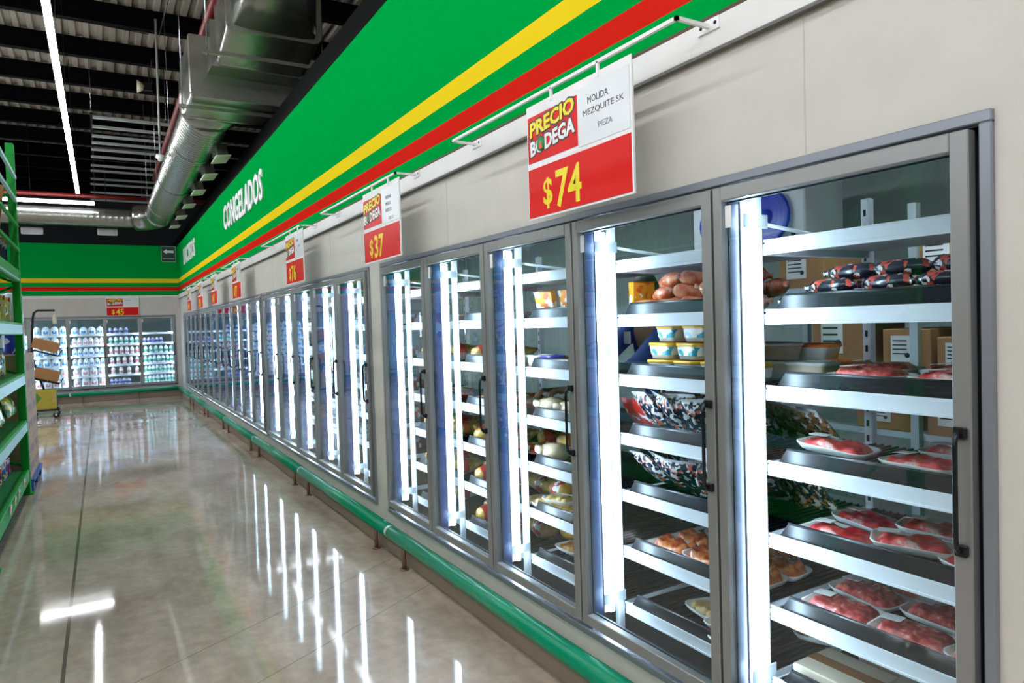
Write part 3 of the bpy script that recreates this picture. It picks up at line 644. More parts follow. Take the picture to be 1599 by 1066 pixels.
BLKP = patch_mat('black_white_print', [(0, '161E36'), (.36, 'EDEDF0'), (.54, '1E2644'), (.74, 'E9E0D4'), (.87, 'C8684E')], 75, .25, 'voronoi', coat=.4)
BLKR = patch_mat('black_red_print', [(0, '121428'), (.5, 'D2503C'), (.72, '171A30'), (.88, 'F0E6DE')], 75, .25, 'voronoi', coat=.4)
SAUS = patch_mat('pink_orange_wrap', [(.35, 'C65A3A'), (.5, 'E59A72'), (.6, 'F2C6A4'), (.72, 'C83C30')], 20, .25, coat=.5)
BRNP = patch_mat('brown_vacuum_pack', [(0, '8A5238'), (.35, '3A3440'), (.55, 'B07850'), (.82, 'ECE4DC')], 70, .25, 'voronoi', coat=.5)
ORGP = patch_mat('orange_black_sachet', [(0, '26323C'), (.3, 'D88848'), (.58, '2C3640'), (.76, 'EFE6DA')], 75, .25, 'voronoi', coat=.5)
CARTP = patch_mat('tub_print', [(0, 'F0ECE4'), (.4, '18A0B8'), (.6, 'F4EFE6'), (.85, 'F0B828')], 45, .3, 'voronoi')
SKIN_CH = patch_mat('chicken_skin', [(.36, 'C8902C'), (.5, 'E8B858'), (.66, 'F2D89A')], 10, .35, coat=.3)
WHCH = mat('white_chicken', 'D6BC9C', .4); PURP = mat('purple_lid', '5A2EC4', .3); ORL = mat('orange_lid', 'F0641C', .35); YLL = mat('yellow_lid', 'F2B61E', .35)
TUBM = mat('cloudy_tub', 'D9D6D0', .25, alpha=1); TRAYO = mat('orange_tray', 'E8481C', .4); PAPERW = mat('wax_paper', 'CDBFA8', .7)
def lump(mb, w_, d_, h, M, seed, nx=16, ny=12, amp=.5, fr=18, edge=.2, z0=0):
    vs = []; fs = []
    for i in range(nx+1):
        for j in range(ny+1):
            u, v = i/nx*2-1, j/ny*2-1; x, y = u*w_/2, v*d_/2
            e = max(0, min(1, (1-max(abs(u), abs(v)))/edge)); e = math.sqrt(e)
            n = noise.noise(Vector((x*fr+seed*3.1, y*fr, seed))) + .5*noise.noise(Vector((x*fr*2.3, y*fr*2.3+seed, seed*2)))
            c = 1-.12*(abs(u*v))**2
            vs.append((x*c, y*c, z0 + e*h*(1+amp*n)))
    for i in range(nx):
        for j in range(ny):
            a = i*(ny+1)+j; fs.append((a, a+ny+1, a+ny+2, a+1))
    k = len(vs); vs += [(p[0], p[1], z0) for p in vs]
    rim = [i*(ny+1) for i in range(nx+1)] + [nx*(ny+1)+j for j in range(1, ny+1)] + [i*(ny+1)+ny for i in range(nx-1, -1, -1)] + [j for j in range(ny-1, 0, -1)]
    for a, b in zip(rim, rim[1:]+rim[:1]): fs.append((b, a, a+k, b+k))
    fs.append([r_+k for r_ in rim]); mb.add(vs, fs, M, True)
def make_tray(name, M, w_=.235, d_=.165, h=.022, seed=1, fr=18, amp=.5, label=True, trayM=FOAM, slabs=0):
    t = empty(name); mb = MB(); r_ = .03
    ro = [rrect(w_-.05, d_-.05, r_, 0), rrect(w_-.03, d_-.03, r_, .006), rrect(w_, d_, r_+.01, .026), rrect(w_, d_, r_+.01, .029), rrect(w_-.014, d_-.014, r_+.005, .027), rrect(w_-.04, d_-.04, r_, .008)]
    mb.loft(ro, trayM, True); mb.build('foam_tray', t)
    c = MB()
    if slabs:
        for k in range(slabs):
            o = MB(); lump(o, (w_-.05)/slabs*1.45, d_-.045, h, M, seed+k*2.7, 8, 10, .35, 20, .4, .010)
            X = Matrix.Translation((-(w_-.05)/2 + (w_-.05)*(k+.5)/slabs, 0, .003*(k % 2))) @ Matrix.Rotation(math.radians(R.uniform(-14, 14)), 4, 'Z') @ Matrix.Rotation(.22, 4, 'Y')
            c.add(o.v, o.f, M, True, X)
    else: lump(c, w_-.03, d_-.03, h, M, seed, 22, 16, amp, fr, .28, .012)
    c.build('contents', t)
    if label: MB().box((w_*.14, -.032, h+.026), (w_*.40, .012, h+.0275), PAPER, Matrix.Rotation(.08, 4, 'Y')).build('price_sticker', t)
    return t
def make_roll(name, M, L_=.17, r_=.027):
    t = empty(name); mb = MB(); pr = [(-L_/2-.02, .012), (-L_/2-.006, .008), (-L_/2+.012, r_*.85), (-L_/2+.03, r_), (L_/2-.03, r_), (L_/2-.012, r_*.85), (L_/2+.006, .008), (L_/2+.02, .012)]
    n = 14; rings = []
    for i, (y, q) in enumerate(pr): rings.append([(q*math.cos(2*PI*k/n)*(1.15), y, r_+q*math.sin(2*PI*k/n)*.95) for k in range(n)])
    mb.loft(rings, M); mb.build('wrapped_roll', t)
    for s in (-1, 1): MB().tube([(0, s*(L_/2+.004), r_), (0, s*(L_/2+.009), r_)], .0095, CHROME, 8).build('clip', t)
    return t
def make_bag(name, M, w_=.13, d_=.17, h=.035, seed=1, seal=True):
    t = empty(name); mb = MB(); nx, ny = 12, 14; vs = []; fs = []
    for side in (1, -1):
        o = len(vs)
        for i in range(nx+1):
            for j in range(ny+1):
                u, v = i/nx*2-1, j/ny*2-1; b = max(0, (1-u**4))**.5 * max(0, (1-v**4))**.5
                n = noise.noise(Vector((u*2.4+seed, v*2.4, seed*side))) * .3
                pin = 1-.08*(abs(v)**3)
                vs.append((u*w_/2*pin, v*d_/2, h/2 + side*(h/2*b*(1+n)+.0006)))
        for i in range(nx):
            for j in range(ny):
                a = o+i*(ny+1)+j; q = (a, a+ny+1, a+ny+2, a+1); fs.append(q if side == 1 else q[::-1])
    mb.add(vs, fs, M, True); mb.build('printed_pouch', t)
    if seal:
        s = MB()
        for sg in (-1, 1): s.box((-w_/2*.92, sg*(d_/2-.002), h/2-.001), (w_/2*.92, sg*(d_/2+.012), h/2+.001), mat('clear_seal', 'C9CED6', .2))
        s.build('sealed_edge', t)
    return t
def make_tub(name, lid, body=TUBM, w_=.14, d_=.11, h=.06, band=None):
    t = empty(name); mb = MB(); mb.loft([rrect(w_*.82, d_*.8, .02, 0), rrect(w_*.95, d_*.94, .022, h*.9), rrect(w_*.95, d_*.94, .022, h)], body); mb.build('tub', t)
    l = MB(); l.loft([rrect(w_, d_, .024, h-.008), rrect(w_, d_, .024, h+.004), rrect(w_*.9, d_*.9, .02, h+.006), rrect(w_*.88, d_*.88, .02, h+.002)], lid); l.build('lid', t)
    if band: b = MB(); b.loft([rrect(w_*.885, d_*.87, .022, h*.25), rrect(w_*.955, d_*.945, .023, h*.8)], band, True, False); b.build('wrap_label', t)
    return t
def make_chicken(name, M, red=True, seed=1):
    t = empty(name); mb = MB(); n, q = 18, 12; rings = []
    for i in range(q+1):
        a = PI*i/q; x = -.105*math.cos(a); r_ = .062*math.sin(a)**.6*(1.1 if i < q/2 else .92) + .002
        rings.append([(x, r_*1.15*math.cos(2*PI*k/n)*(1+.08*noise.noise(Vector((i*.6, k*.5, seed)))), .058+r_*.9*math.sin(2*PI*k/n)*(1+.1*noise.noise(Vector((i*.5, k*.7, seed+4))))) for k in range(n)])
    mb.loft(rings, M); b = mb.build('bird', t)
    for s in (-1, 1):
        g = MB(); g.tube([(.03, s*.05, .06), (.075, s*.062, .075), (.12, s*.045, .082)], .02, M, 10, rs=[.03, .024, .011]); g.build('drumstick', t)
    if red:
        r2 = [[(p[0], p[1]*1.03, .058+(p[2]-.058)*1.03) for p in rg] for rg in rings[3:7]]
        MB().loft(r2, REDW, True, False).build('printed_band', t)
    return t
def make_box(name, w_, d_, h, M=CARD, lab=True, face='-x'):
    t = empty(name); MB().box((-w_/2, -d_/2, 0), (w_/2, d_/2, h), M, bev=.004).build('carton', t)
    MB().box((-w_/2+.002, -.025, h-.0005), (w_/2-.002, .025, h+.0012), TAPE).build('tape', t)
    if lab:
        l = MB(); l.box((-w_/2-.0015, -d_*.12, h*.25), (-w_/2, d_*.32, h*.85), PAPER)
        for k in range(4): l.box((-w_/2-.0022, -d_*.02, h*(.72-.1*k)), (-w_/2-.0015, d_*.28, h*(.75-.1*k)), INK)
        l.tube([(-w_/2-.0022, -d_*.03, h*.40), (-w_/2-.0015, -d_*.03, h*.40)], h*.06, INK, 10); l.build('shipping_label', t)
    return t
PR = dict(beef=make_tray('beef_tray', BEEF, .235, .165, .026, 1, 15, .7), beef2=make_tray('beef_tray', BEEF, .235, .165, .024, 5, 12, .9), mince=make_tray('ground_beef_tray', MINCE, .24, .165, .030, 3, 26, .45),
 mince2=make_tray('ground_beef_tray', MINCE, .24, .165, .028, 8, 34, .6), ochick=make_tray('chicken_piece_tray', CHICKO, .22, .155, .03, 4, 30, .7, label=False), ychick=make_tray('chicken_breast_tray', CHICKY, .2, .15, .022, 2, 20, .4, label=False, slabs=4),
 patty=make_tray('breaded_patty_tray', PATTY, .2, .15, .022, 6, 30, .6, label=False, slabs=5), otray=make_tray('orange_tray_meal', patch_mat('mixed_meal', [(.36, 'A8442A'), (.5, 'E0A060'), (.64, 'B9A040')], 14, .4), .18, .13, .022, 9, 16, .6, label=False, trayM=TRAYO),
 slic=make_tray('sliced_ham_tray', TANM, .2, .15, .02, 7, 20, .4, label=False, slabs=6),
 rollbr=make_roll('wrapped_meat_roll', BLKR, .15, .026), rolls=make_roll('sausage_roll', SAUS, .13, .032), bagbw=make_bag('printed_meat_pouch', BLKP), bagbr=make_bag('brown_vacuum_pack', BRNP, .10, .17, .022, 4), bagor=make_bag('orange_sachet', ORGP, .08, .15, .02, 7),
 bagrw=make_bag('red_white_pouch', REDW, .15, .2, .05, 9), tuby=make_tub('yellow_lid_tub', YLL, TUBM, .14, .11, .062, CARTP), tubo=make_tub('orange_lid_tub', ORL, TUBM, .16, .12, .055), tubp=make_tub('purple_lid_tub', PURP, TUBM, .12, .1, .06),
 tubc=make_tub('clear_lid_tub', mat('cloudy_lid', 'D2CEC8', .25), mat('tub_tan', 'CBB49C', .3), .17, .13, .06),
 bird=make_chicken('whole_chicken', SKIN_CH, True, 1), birdw=make_chicken('whole_chicken', WHCH, False, 3), box=make_box('frozen_food_carton', .16, .12, .06, patch_mat('freezer_carton', [(0, 'F2F0EC'), (.45, '3A78C8'), (.6, 'F4F2EE'), (.85, 'D84030')], 30, .5, 'voronoi'), False),
 obox=make_box('orange_food_carton', .13, .035, .15, patch_mat('orange_carton', [(0, 'F2A21C'), (.6, 'F6EFE2'), (.85, 'E2641E')], 30, .5, 'voronoi'), False),
 wrap=make_box('paper_wrapped_pack', .26, .2, .05, PAPERW, False))
PROTO += list(PR.values())
def put(kind, x, y, z, label, cat, group, rz=PI/2, tilt=(0, 0), s=1):
    return dup(PR[kind], (x, y, z), label=label, cat=cat, group=group, rot=(tilt[0], tilt[1], rz), scale=(s, s, s))
DN = lambda k: 'the %s glass door from the camera' % ORD[k]
# ---- bay behind the first door (nearest)
Z = {i+1: LV[i] for i in range(7)}; e0 = .0
n0, n1 = DN(0), DN(1)
P5 = [(.325, 1.40, 'front left'), (.53, 1.43, 'back left'), (.35, 1.18, 'front centre'), (.35, .97, 'front right'), (.55, 1.21, 'back centre'), (.72, 1.02, 'back right')]
for i, (x, y, p) in enumerate(P5): put('beef' if i % 2 == 0 else 'beef2', x, y, Z[5]+(.0, .0, .022, .0, .018, .03)[i], 'white foam tray of red sliced beef, %s on the third-lowest shelf behind %s' % (p, n0), 'meat tray', 'beef trays on the third-lowest shelf', PI/2+(.05, -.15, .5, -.3, .25, -.3)[i], (.02, -.06))
P6 = [(.325, 1.40, 'front left'), (.50, 1.42, 'back left'), (.32, 1.165, 'front centre'), (.50, 1.165, 'back centre'), (.325, .94, 'front right'), (.51, .93, 'back right'), (.65, 1.3, 'rearmost, behind the others')]
for i, (x, y, p) in enumerate(P6): put('mince' if i % 2 == 0 else 'mince2', x, y, Z[6]+(.0, .005, .0, .01, .0, .008, .0)[i], 'white foam tray of ground beef, %s on the second-lowest shelf behind %s' % (p, n0), 'meat tray', 'ground beef trays on the second-lowest shelf', PI/2+(.08, -.1, .12, .0, -.15, .1, .0)[i], (0, -.05))
for i, (x, y, p) in enumerate([(.34, 1.42, 'left, hanging over the tray edge'), (.40, 1.17, 'centre'), (.66, 1.19, 'back centre'), (.42, .93, 'right')]):
    put('beef2' if i % 2 else 'beef', x, y, Z[4]+(.035, .01, .005, .01)[i], 'white foam tray of red beef, %s on the middle shelf behind %s' % (p, n0), 'meat tray', 'beef trays on the middle shelf', PI/2+(.12, -.1, .05, .1)[i], (0, -.1 if i == 0 else 0))
for i, (x, y, p) in enumerate([(.34, 1.30, 'left'), (.36, 1.05, 'right'), (.60, 1.42, 'back left'), (.60, 1.15, 'back right')]):
    put('beef' if i % 2 else 'mince', x, y, Z[3]+.02, 'flat white tray of pink meat, %s on the third-highest shelf behind %s' % (p, n0), 'meat tray', 'meat trays on the third-highest shelf', PI/2+.05*i)
rows = [(.28, [1.49, 1.30, 1.11, .93], 0), (.34, [1.43, 1.24, 1.06], .045), (.44, [1.49, 1.30, 1.11, .93], 0), (.38, [1.38, 1.22, 1.04], .09)]
for r_, (x, yy, dz) in enumerate(rows):
    for k, y in enumerate(yy): put('rollbr', x, y, Z[2]+dz, 'black and red wrapped meat roll, %s from the left in the %s row, second-highest shelf, behind %s' % (ORD[k], ('front', 'second-layer', 'rear', 'uppermost')[r_], n0), 'meat roll', 'black and red meat rolls on the second-highest shelf', R.uniform(-.25, .25), (0, 0), R.uniform(1.05, 1.15))
for k, (x, y, z_) in enumerate([(.36, 1.42, 0), (.62, 1.35, 0), (.40, 1.15, 0)]):
    put('wrap', x, y, Z[7]+z_, 'pale paper wrapped pack, %s on the lowest shelf behind %s' % (('left', 'rear', 'right')[k], n0), 'wrapped pack', 'paper wrapped packs', PI/2+.1*k)
# ---- bay behind the second door
for i, (x, y, p) in enumerate([(.33, 2.18, 'front left'), (.325, 1.98, 'front centre'), (.325, 1.76, 'front right'), (.46, 2.18, 'middle left'), (.46, 1.97, 'middle centre'), (.46, 1.76, 'middle right'), (.62, 2.14, 'back left'), (.62, 1.90, 'back centre')]):
    put('ochick', x, y, Z[6]+.004*(i % 3), 'foam tray of orange marinated chicken, %s on the second-lowest shelf behind %s' % (p, n1), 'chicken tray', 'orange chicken trays', PI/2+R.uniform(-.25, .25), (0, -.05))
for i, (x, y, p) in enumerate([(.40, 2.06, 'centre'), (.35, 1.90, 'right centre'), (.66, 2.2, 'back left'), (.58, 1.66, 'far right')]):
    put('ychick' if i < 3 else 'slic', x, y, Z[7]+.004, 'foam tray of yellow chicken strips, %s of the lowest shelf behind %s' % (p, n1), 'chicken tray', 'yellow chicken trays on the lowest shelf', PI/2+.2*(i-1))
put('patty', .27, 1.80, Z[7]+.004, 'foam tray of brown breaded pieces at the front of the lowest shelf behind ' + n1, 'chicken tray', None, PI/2+.1)
def heap(kind, yc, lev, n, label, cat, grp, x0=.28, x1=.55, lay=3, tilt=.5, half=.31, dx=.075, rz0=0, s=1):
    per = math.ceil(n/lay); c = 0
    for l_ in range(lay):
        for k in range(per):
            if c >= n: return
            y = yc + half - (2*half)*(k+.5+.3*(l_ % 2))/(per+.3); x = x0 + (x1-x0)*l_/max(1, lay-1)
            put(kind, x, y, Z[lev]+.004+.020*l_, label % ('%s from the left in the %s row' % (ORD[k], ('front', 'middle', 'rear', 'last')[l_])), cat, grp, rz0+R.uniform(-.35, .35), (R.uniform(-.1, .1), -tilt if False else R.uniform(-.15, .15)), s*R.uniform(.94, 1.06)); c += 1
def stand(kind, yc, lev, n, label, cat, grp, x=.3, half=.3, lean=.9, dx=0, rowname='front', z=0, s=1, y_off=0):
    for k in range(n):
        y = yc + y_off + half - 2*half*(k+.5)/n
        put(kind, x+dx*(k % 2), y, Z[lev]+.03+z, label % ('%s from the left in the %s row' % (ORD[k], rowname)), cat, grp, PI/2+R.uniform(-.4, .4), (lean+R.uniform(-.28, .22), R.uniform(-.15, .15)), s)
Y1 = SIDE_DOORS[1]; Y2 = SIDE_DOORS[2]+.40; Y3 = SIDE_DOORS[3]+.33; Y4 = SIDE_DOORS[4]+.37
for lev in (4, 5):
    nm = LVN[lev-1]
    L_ = 'black and white printed meat pouch, %s, ' + nm + ' shelf, behind ' + n1
    stand('bagbw', Y1, lev, 5, L_, 'meat pouch', 'printed pouches behind the second door', .31, .27, 1.0, 0, 'front', .045, 1.2, .09); stand('bagbw', Y1, lev, 5, L_, 'meat pouch', 'printed pouches behind the second door', .43, .27, .9, 0, 'rear', .07, 1.2, .06)
stand('bagbr', Y1, 4, 6, 'brown vacuum pack leaning, %s, middle shelf, behind ' + n1, 'vacuum pack', 'brown vacuum packs', .60, .22, 1.0, 0, 'back', .02, 1.2, -.14)
stand('bagor', Y1, 5, 7, 'orange and black sachet leaning, %s, third-lowest shelf, behind ' + n1, 'sachet', 'orange and black sachets', .58, .22, 1.0, 0, 'back', .02, 1.2, -.14)
for k in range(2): put('bagrw', .36+.12*k, 2.44, Z[4]+.045, 'large red and white pouch at the left of the middle shelf behind %s, %s' % (n1, ('front one', 'rear one')[k]), 'pouch', 'large red and white pouches', PI/2, (.9, 0))
for i, (x, y, z_) in enumerate([(.32, 2.20, 0), (.32, 2.05, 0), (.32, 1.90, 0), (.32, 1.75, 0), (.33, 2.20, .072), (.33, 2.04, .072), (.34, 1.89, .072), (.35, 2.18, .144), (.36, 2.03, .144)]):
    put('tuby', x, y, Z[3]+z_, 'yellow lid tub, %s layer, %s from the left, third-highest shelf behind %s' % (('bottom', 'middle', 'top')[round(z_/.072)], ORD[[0, 1, 2, 3, 0, 1, 2, 0, 1][i]], n1), 'tub', 'yellow lid tubs', PI/2+R.uniform(-.2, .2))
for i, (x, y, z_, kd) in enumerate([(.52, 1.78, 0, 'tubc'), (.68, 1.79, 0, 'tubc'), (.52, 1.64, 0, 'tubc'), (.68, 1.65, 0, 'tubo'), (.50, 1.78, .07, 'tubc'), (.66, 1.72, .065, 'tubo')]):
    put(kd, x, y, Z[3]+z_, '%s food tub, %s, third-highest shelf by the light tube behind %s' % ('cloudy lid' if kd == 'tubc' else 'orange lid', ('lower row back left', 'lower row rear', 'lower row right', 'lower row rear right', 'upper row left', 'upper row right')[i], n1), 'tub', 'stacked clear tubs', PI/2+R.uniform(-.1, .1))
i = 0
for (x, z_, yy, rn) in ((.30, 0, [2.28, 2.14, 2.0, 1.86, 1.72], 'bottom'), (.33, .055, [2.22, 2.07, 1.92, 1.77], 'middle'), (.36, .11, [2.20, 2.06, 1.92, 1.80], 'top'), (.44, .05, [2.3, 2.16, 2.02, 1.88, 1.74], 'rear')):
    for k, y in enumerate(yy): put('rolls', x, y, Z[2]+z_, 'pink and orange wrapped sausage roll, %s from the left in the %s layer, second-highest shelf behind %s' % (ORD[k], rn, n1), 'sausage roll', 'pink sausage rolls', R.uniform(-.5, .5) + (.6 if k % 2 else 0), (R.uniform(-.2, .2), 0), R.uniform(.95, 1.1))
put('obox', .36, 2.39, Z[2], 'orange food carton at the far left end of the second-highest shelf behind ' + n1, 'carton', None, 0)
# ---- third door
n2, n3, n4 = DN(2), DN(3), DN(4)
put('obox', .30, Y2-.12, Z[2]+.0, 'white and orange carton leaning on the second-highest shelf behind ' + n2 + ', left one', 'carton', None, PI/2+.2, (-.25, 0)); put('obox', .33, Y2-.27, Z[2]+.0, 'yellow food carton leaning on the second-highest shelf behind ' + n2 + ', right one', 'carton', None, PI/2-.2, (-.2, 0))
for k in range(3): put('tubo', .5, Y2+.22-.15*k, Z[2], 'orange lid tub, %s from the left at the rear of the second-highest shelf behind %s' % (ORD[k], n2), 'tub', 'orange lid tubs behind the third door')
for k in range(4): put('otray', .36 + .14*(k % 2), Y2+.24-.14*k, Z[3]+.01, 'orange tray of greens and meat, %s from the left, third-highest shelf behind %s' % (ORD[k], n2), 'food tray', 'orange trays', PI/2+.1*k)
put('tubp', .28, Y2-.17, Z[3], 'tub with purple lid at the front right of the third-highest shelf behind ' + n2, 'tub', None); put('tubc', .28, Y2-.04, Z[3], 'white food tub beside the purple lid tub, third-highest shelf behind ' + n2, 'tub', None, PI/2)
for k in range(4): put('otray', .38+.15*(k // 2), Y2+.22-.17*(k % 2), Z[4]+.01, 'orange tray of meat, %s, middle shelf behind %s' % (('front left', 'front right', 'back left', 'back right')[k], n2), 'food tray', 'orange trays on the middle shelf', PI/2)
for k in range(2): put('birdw', .31, Y2-.08-.19*k, Z[4]+.0, 'pale raw chicken portion on the middle shelf behind %s, %s one' % (n2, ('left', 'right')[k]), 'chicken', 'pale chickens', PI/2, s=.8)
for k in range(5): put('bagrw', .36+.16*(k // 3), Y2+.22-.17*(k % 3), Z[5]+.005, 'red and white pouch, %s, third-lowest shelf behind %s' % (('front left', 'front centre', 'front right', 'back left', 'back centre')[k], n2), 'pouch', 'red pouches on the third-lowest shelf', PI/2+.3*(k % 2), s=.85)
put('birdw', .30, Y2-.12, Z[5], 'white chicken in a white tray, front right of the third-lowest shelf behind ' + n2, 'chicken', None, PI/2, s=.9)
for k in range(2): put('bird', .44, Y2+.20-.17*k, Z[6], 'yellow whole chicken with red printed band, %s one on the second-lowest shelf behind %s' % (('left', 'right')[k], n2), 'chicken', 'whole chickens behind the third door')
for k, (x, y, z_) in enumerate([(.29, 0, 0), (.29, -.2, 0), (.33, -.14, .03), (.47, -.1, 0)]): put('ychick', x, Y2+y, Z[6]+z_, 'foam tray of pale yellow chicken breast, %s, second-lowest shelf behind %s' % (('front left', 'front right', 'stacked on top', 'behind')[k], n2), 'chicken tray', 'pale yellow chicken trays', PI/2+.1*k)
put('patty', .40, Y2-.14, Z[7]+.004, 'foam tray of brown breaded patties on the lowest shelf behind ' + n2, 'chicken tray', None, PI/2); put('bird', .42, Y2+.2, Z[7], 'yellow whole chicken with red printed band on the lowest shelf behind ' + n2, 'chicken', None)
# ---- fourth and fifth doors
for j, (Yc, nn, nn2) in enumerate(((Y3, n3, 4), (Y4, n4, 2))):
    for lev in (2, 3, 4, 5, 6, 7):
        nm = LVN[lev-1]
        for k in range(nn2):
            y = Yc + (.25-.16*k if j == 0 else -.12-.15*k); kd = {2: 'otray', 3: 'bird', 4: 'otray', 5: 'bird', 6: 'bird', 7: 'bird'}[lev]
            if lev == 7 and k == 0: continue
            put(kd, .32+.14*(k % 2), y, Z[lev]+(.012 if kd == 'otray' else 0), ('orange tray of meat' if kd == 'otray' else 'yellow whole chicken with red printed band') + ', %s from the left, %s shelf behind %s' % (ORD[k], nm, nn), 'food tray' if kd == 'otray' else 'chicken', 'food on the shelves behind the fourth and fifth doors', R.uniform(-.3, .3)+(PI/2 if kd == 'otray' else 0), s=.9)
for lev in (5, 6, 7):
    for k in range(3): put('bird', .56, Y2+.26-.2*k, Z[lev], 'yellow whole chicken with red printed band, %s in the back row, %s shelf behind %s' % (ORD[k], LVN[lev-1], n2), 'chicken', 'whole chickens in the back rows', R.uniform(-.4, .4), s=.95)
for lev in (2, 4, 5):
    for k in range(3): put('bagrw', .56, Y3+.2-.18*k, Z[lev]+.004, 'red and white pouch, %s in the back row, %s shelf behind %s' % (ORD[k], LVN[lev-1], n3), 'pouch', 'red pouches in the back rows', PI/2+R.uniform(-.4, .4), s=.9)
# ---- frozen cartons behind the second bank
for di in range(5, 10):
    for lev in (2, 3, 4, 5, 6):
        for k in range(2): put('box', .36, SIDE_DOORS[di]+.18-.3*k, Z[lev], 'blue and white frozen food carton, %s one on the %s shelf behind %s' % (('left', 'right')[k], LVN[lev-1], DN(di)), 'carton', 'frozen food cartons', 0, s=1.3)

# ------------------------------------------------------------------ cold room interior: storage rack with cartons, evaporator, worker
for i, (ya, yb) in enumerate(((.9, 2.95),)):
    r = empty('storage_rack', (2.0, 0, .14), 0, 'steel storage rack loaded with cartons inside the cold room behind the nearest doors', 'rack')
    for y in (ya, (ya+yb)/2, yb):
        for x in (-.28, .28): MB().box((x-.02, y-.02, 0), (x+.02, y+.02, 2.0), mat('rack_steel', 'B9C0C6', .4, .6)).build('post', r)
    for z in (.3, .86, 1.16, 1.62): MB().box((-.28, ya, z-.03), (.28, yb, z), MC['rack_steel']).build('deck', r)
BXS = [(1.98, 1.30, .24, .22, 'middle deck, first from the right'), (1.72, 1.30, .22, .18, 'middle deck, cut by the door frame'), (2.36, 1.30, .30, .36, 'middle deck, third from the right'), (2.10, 1.0, .30, .16, 'lower deck, second from the right'), (1.74, 1.0, .28, .2, 'lower deck, far right'), (2.58, 1.76, .30, .22, 'top deck, left'), (1.80, 1.76, .28, .26, 'top deck, right'), (1.42, 1.76, .3, .3, 'top deck, far right corner')]
for i, (y, z, d_, h, p) in enumerate(BXS):
    b = make_box('storage_carton', .4, d_, h); b.location = (1.93, y, z+.0); tag(b, 'brown cardboard carton with white label on the cold room storage rack, ' + p, 'carton', 'cartons on the storage rack')
for k, yy in enumerate((1.6, 4.2, 6.8, 9.4)):  # lamps added out of view to brighten the cold room
    c = empty('cold_room_fill_lamp', (1.35, yy, 2.66), 0, 'white batten lamp on the cold room ceiling, %s from the camera' % ORD[k], 'lamp', 'batten lamps in the cold room')
    MB().box((-.06, -.6, .0), (.06, .6, .04), WHITE).build('housing', c); MB().box((-.045, -.58, -.03), (.045, .58, 0), emis('cold_room_fill_tube', (.85, .93, 1.0), 24.0), bev=.01).build('diffuser', c)
ev = empty('evaporator', (2.5, 3.45, 2.29), 0, 'white cooling unit with blue fans high inside the cold room', 'cooling unit')
MB().box((-.22, -.50, -.22), (.2, .50, .24), mat('evaporator_white', 'D8DCE0', .4), bev=.01).build('housing', ev)
BLU = mat('fan_blue', '1538C8', .35)
for y in (.22, -.22):
    MB().lathe([(.17, 0), (.185, .02), (.175, .035), (.165, .03)], BLU, 28, Matrix.Translation((-.22, y, 0)) @ Matrix.Rotation(-PI/2, 4, 'Y')).build('fan_ring', ev)
    g = MB(); X = Matrix.Translation((-.232, y, 0)) @ Matrix.Rotation(-PI/2, 4, 'Y')
    g.tube([(0, 0, -.01), (0, 0, .02)], .05, BLU, 16, X=X)
    for k in range(7):
        a = 2*PI*k/7; c = [(math.cos(a+t)*q, math.sin(a+t)*q, zz) for (t, q, zz) in ((-.15, .045, .0), (.15, .045, .015), (.42, .16, .015), (-.1, .16, 0))]; g.add(c+[(p[0], p[1], p[2]-.003) for p in c], [(0, 1, 2, 3), (7, 6, 5, 4), (0, 4, 5, 1), (1, 5, 6, 2), (2, 6, 7, 3), (3, 7, 4, 0)], BLU, X=X)
    g.build('fan_blades', ev)
    g = MB()
    for r_ in (.06, .1, .14, .17): g.tube([(-.262, y+r_*math.cos(2*PI*k/24), r_*math.sin(2*PI*k/24)) for k in range(25)], .0015, BLU, 4, False)
    g.build('fan_guard', ev)
for y in (-.44, .44): MB().tube([(0, y, .24), (0, y, .41)], .01, CHROME, 6).build('hanger', ev)
MB().tube([(-.225, -.42, -.14), (-.24, -.42, -.14)], .014, BLACK, 8).build('lock_knob', ev)

# worker bending behind the shelves
SKIN = mat('brown_skin', 'C08C72', .45, bump=(80, .1)); NAVY = mat('navy_jacket', '1A3C86', .8); TROU = mat('dark_green_trousers', '123A36', .8)
def skinned(name, verts, edges, radii, M, parent, sub=2, root=0):
    me = bpy.data.meshes.new(name); me.from_pydata(verts, edges, []); o = bpy.data.objects.new(name, me); COL.objects.link(o); o.modifiers.new('skin', 'SKIN')
    bpy.context.view_layer.update()
    if not me.skin_vertices: me.attributes  # layer is made by the modifier
    for i, r_ in enumerate(radii):
        sv = me.skin_vertices[0].data[i]; sv.radius = r_ if isinstance(r_, tuple) else (r_, r_); sv.use_root = (i == root)
    s = o.modifiers.new('sub', 'SUBSURF'); s.levels = sub; s.render_levels = sub
    dg = bpy.context.evaluated_depsgraph_get(); dg.update(); m2 = bpy.data.meshes.new_from_object(o.evaluated_get(dg)); bpy.data.objects.remove(o)
    m2.materials.clear(); m2.materials.append(M)
    for p in m2.polygons: p.use_smooth = True; p.material_index = 0
    n = bpy.data.objects.new(name, m2); COL.objects.link(n)
    if parent: n.parent = parent
    return n
wk = empty('person', (1.45, 3.45, .14), 0, 'person in a navy jacket bending behind the shelves with both hands on a tray', 'person')
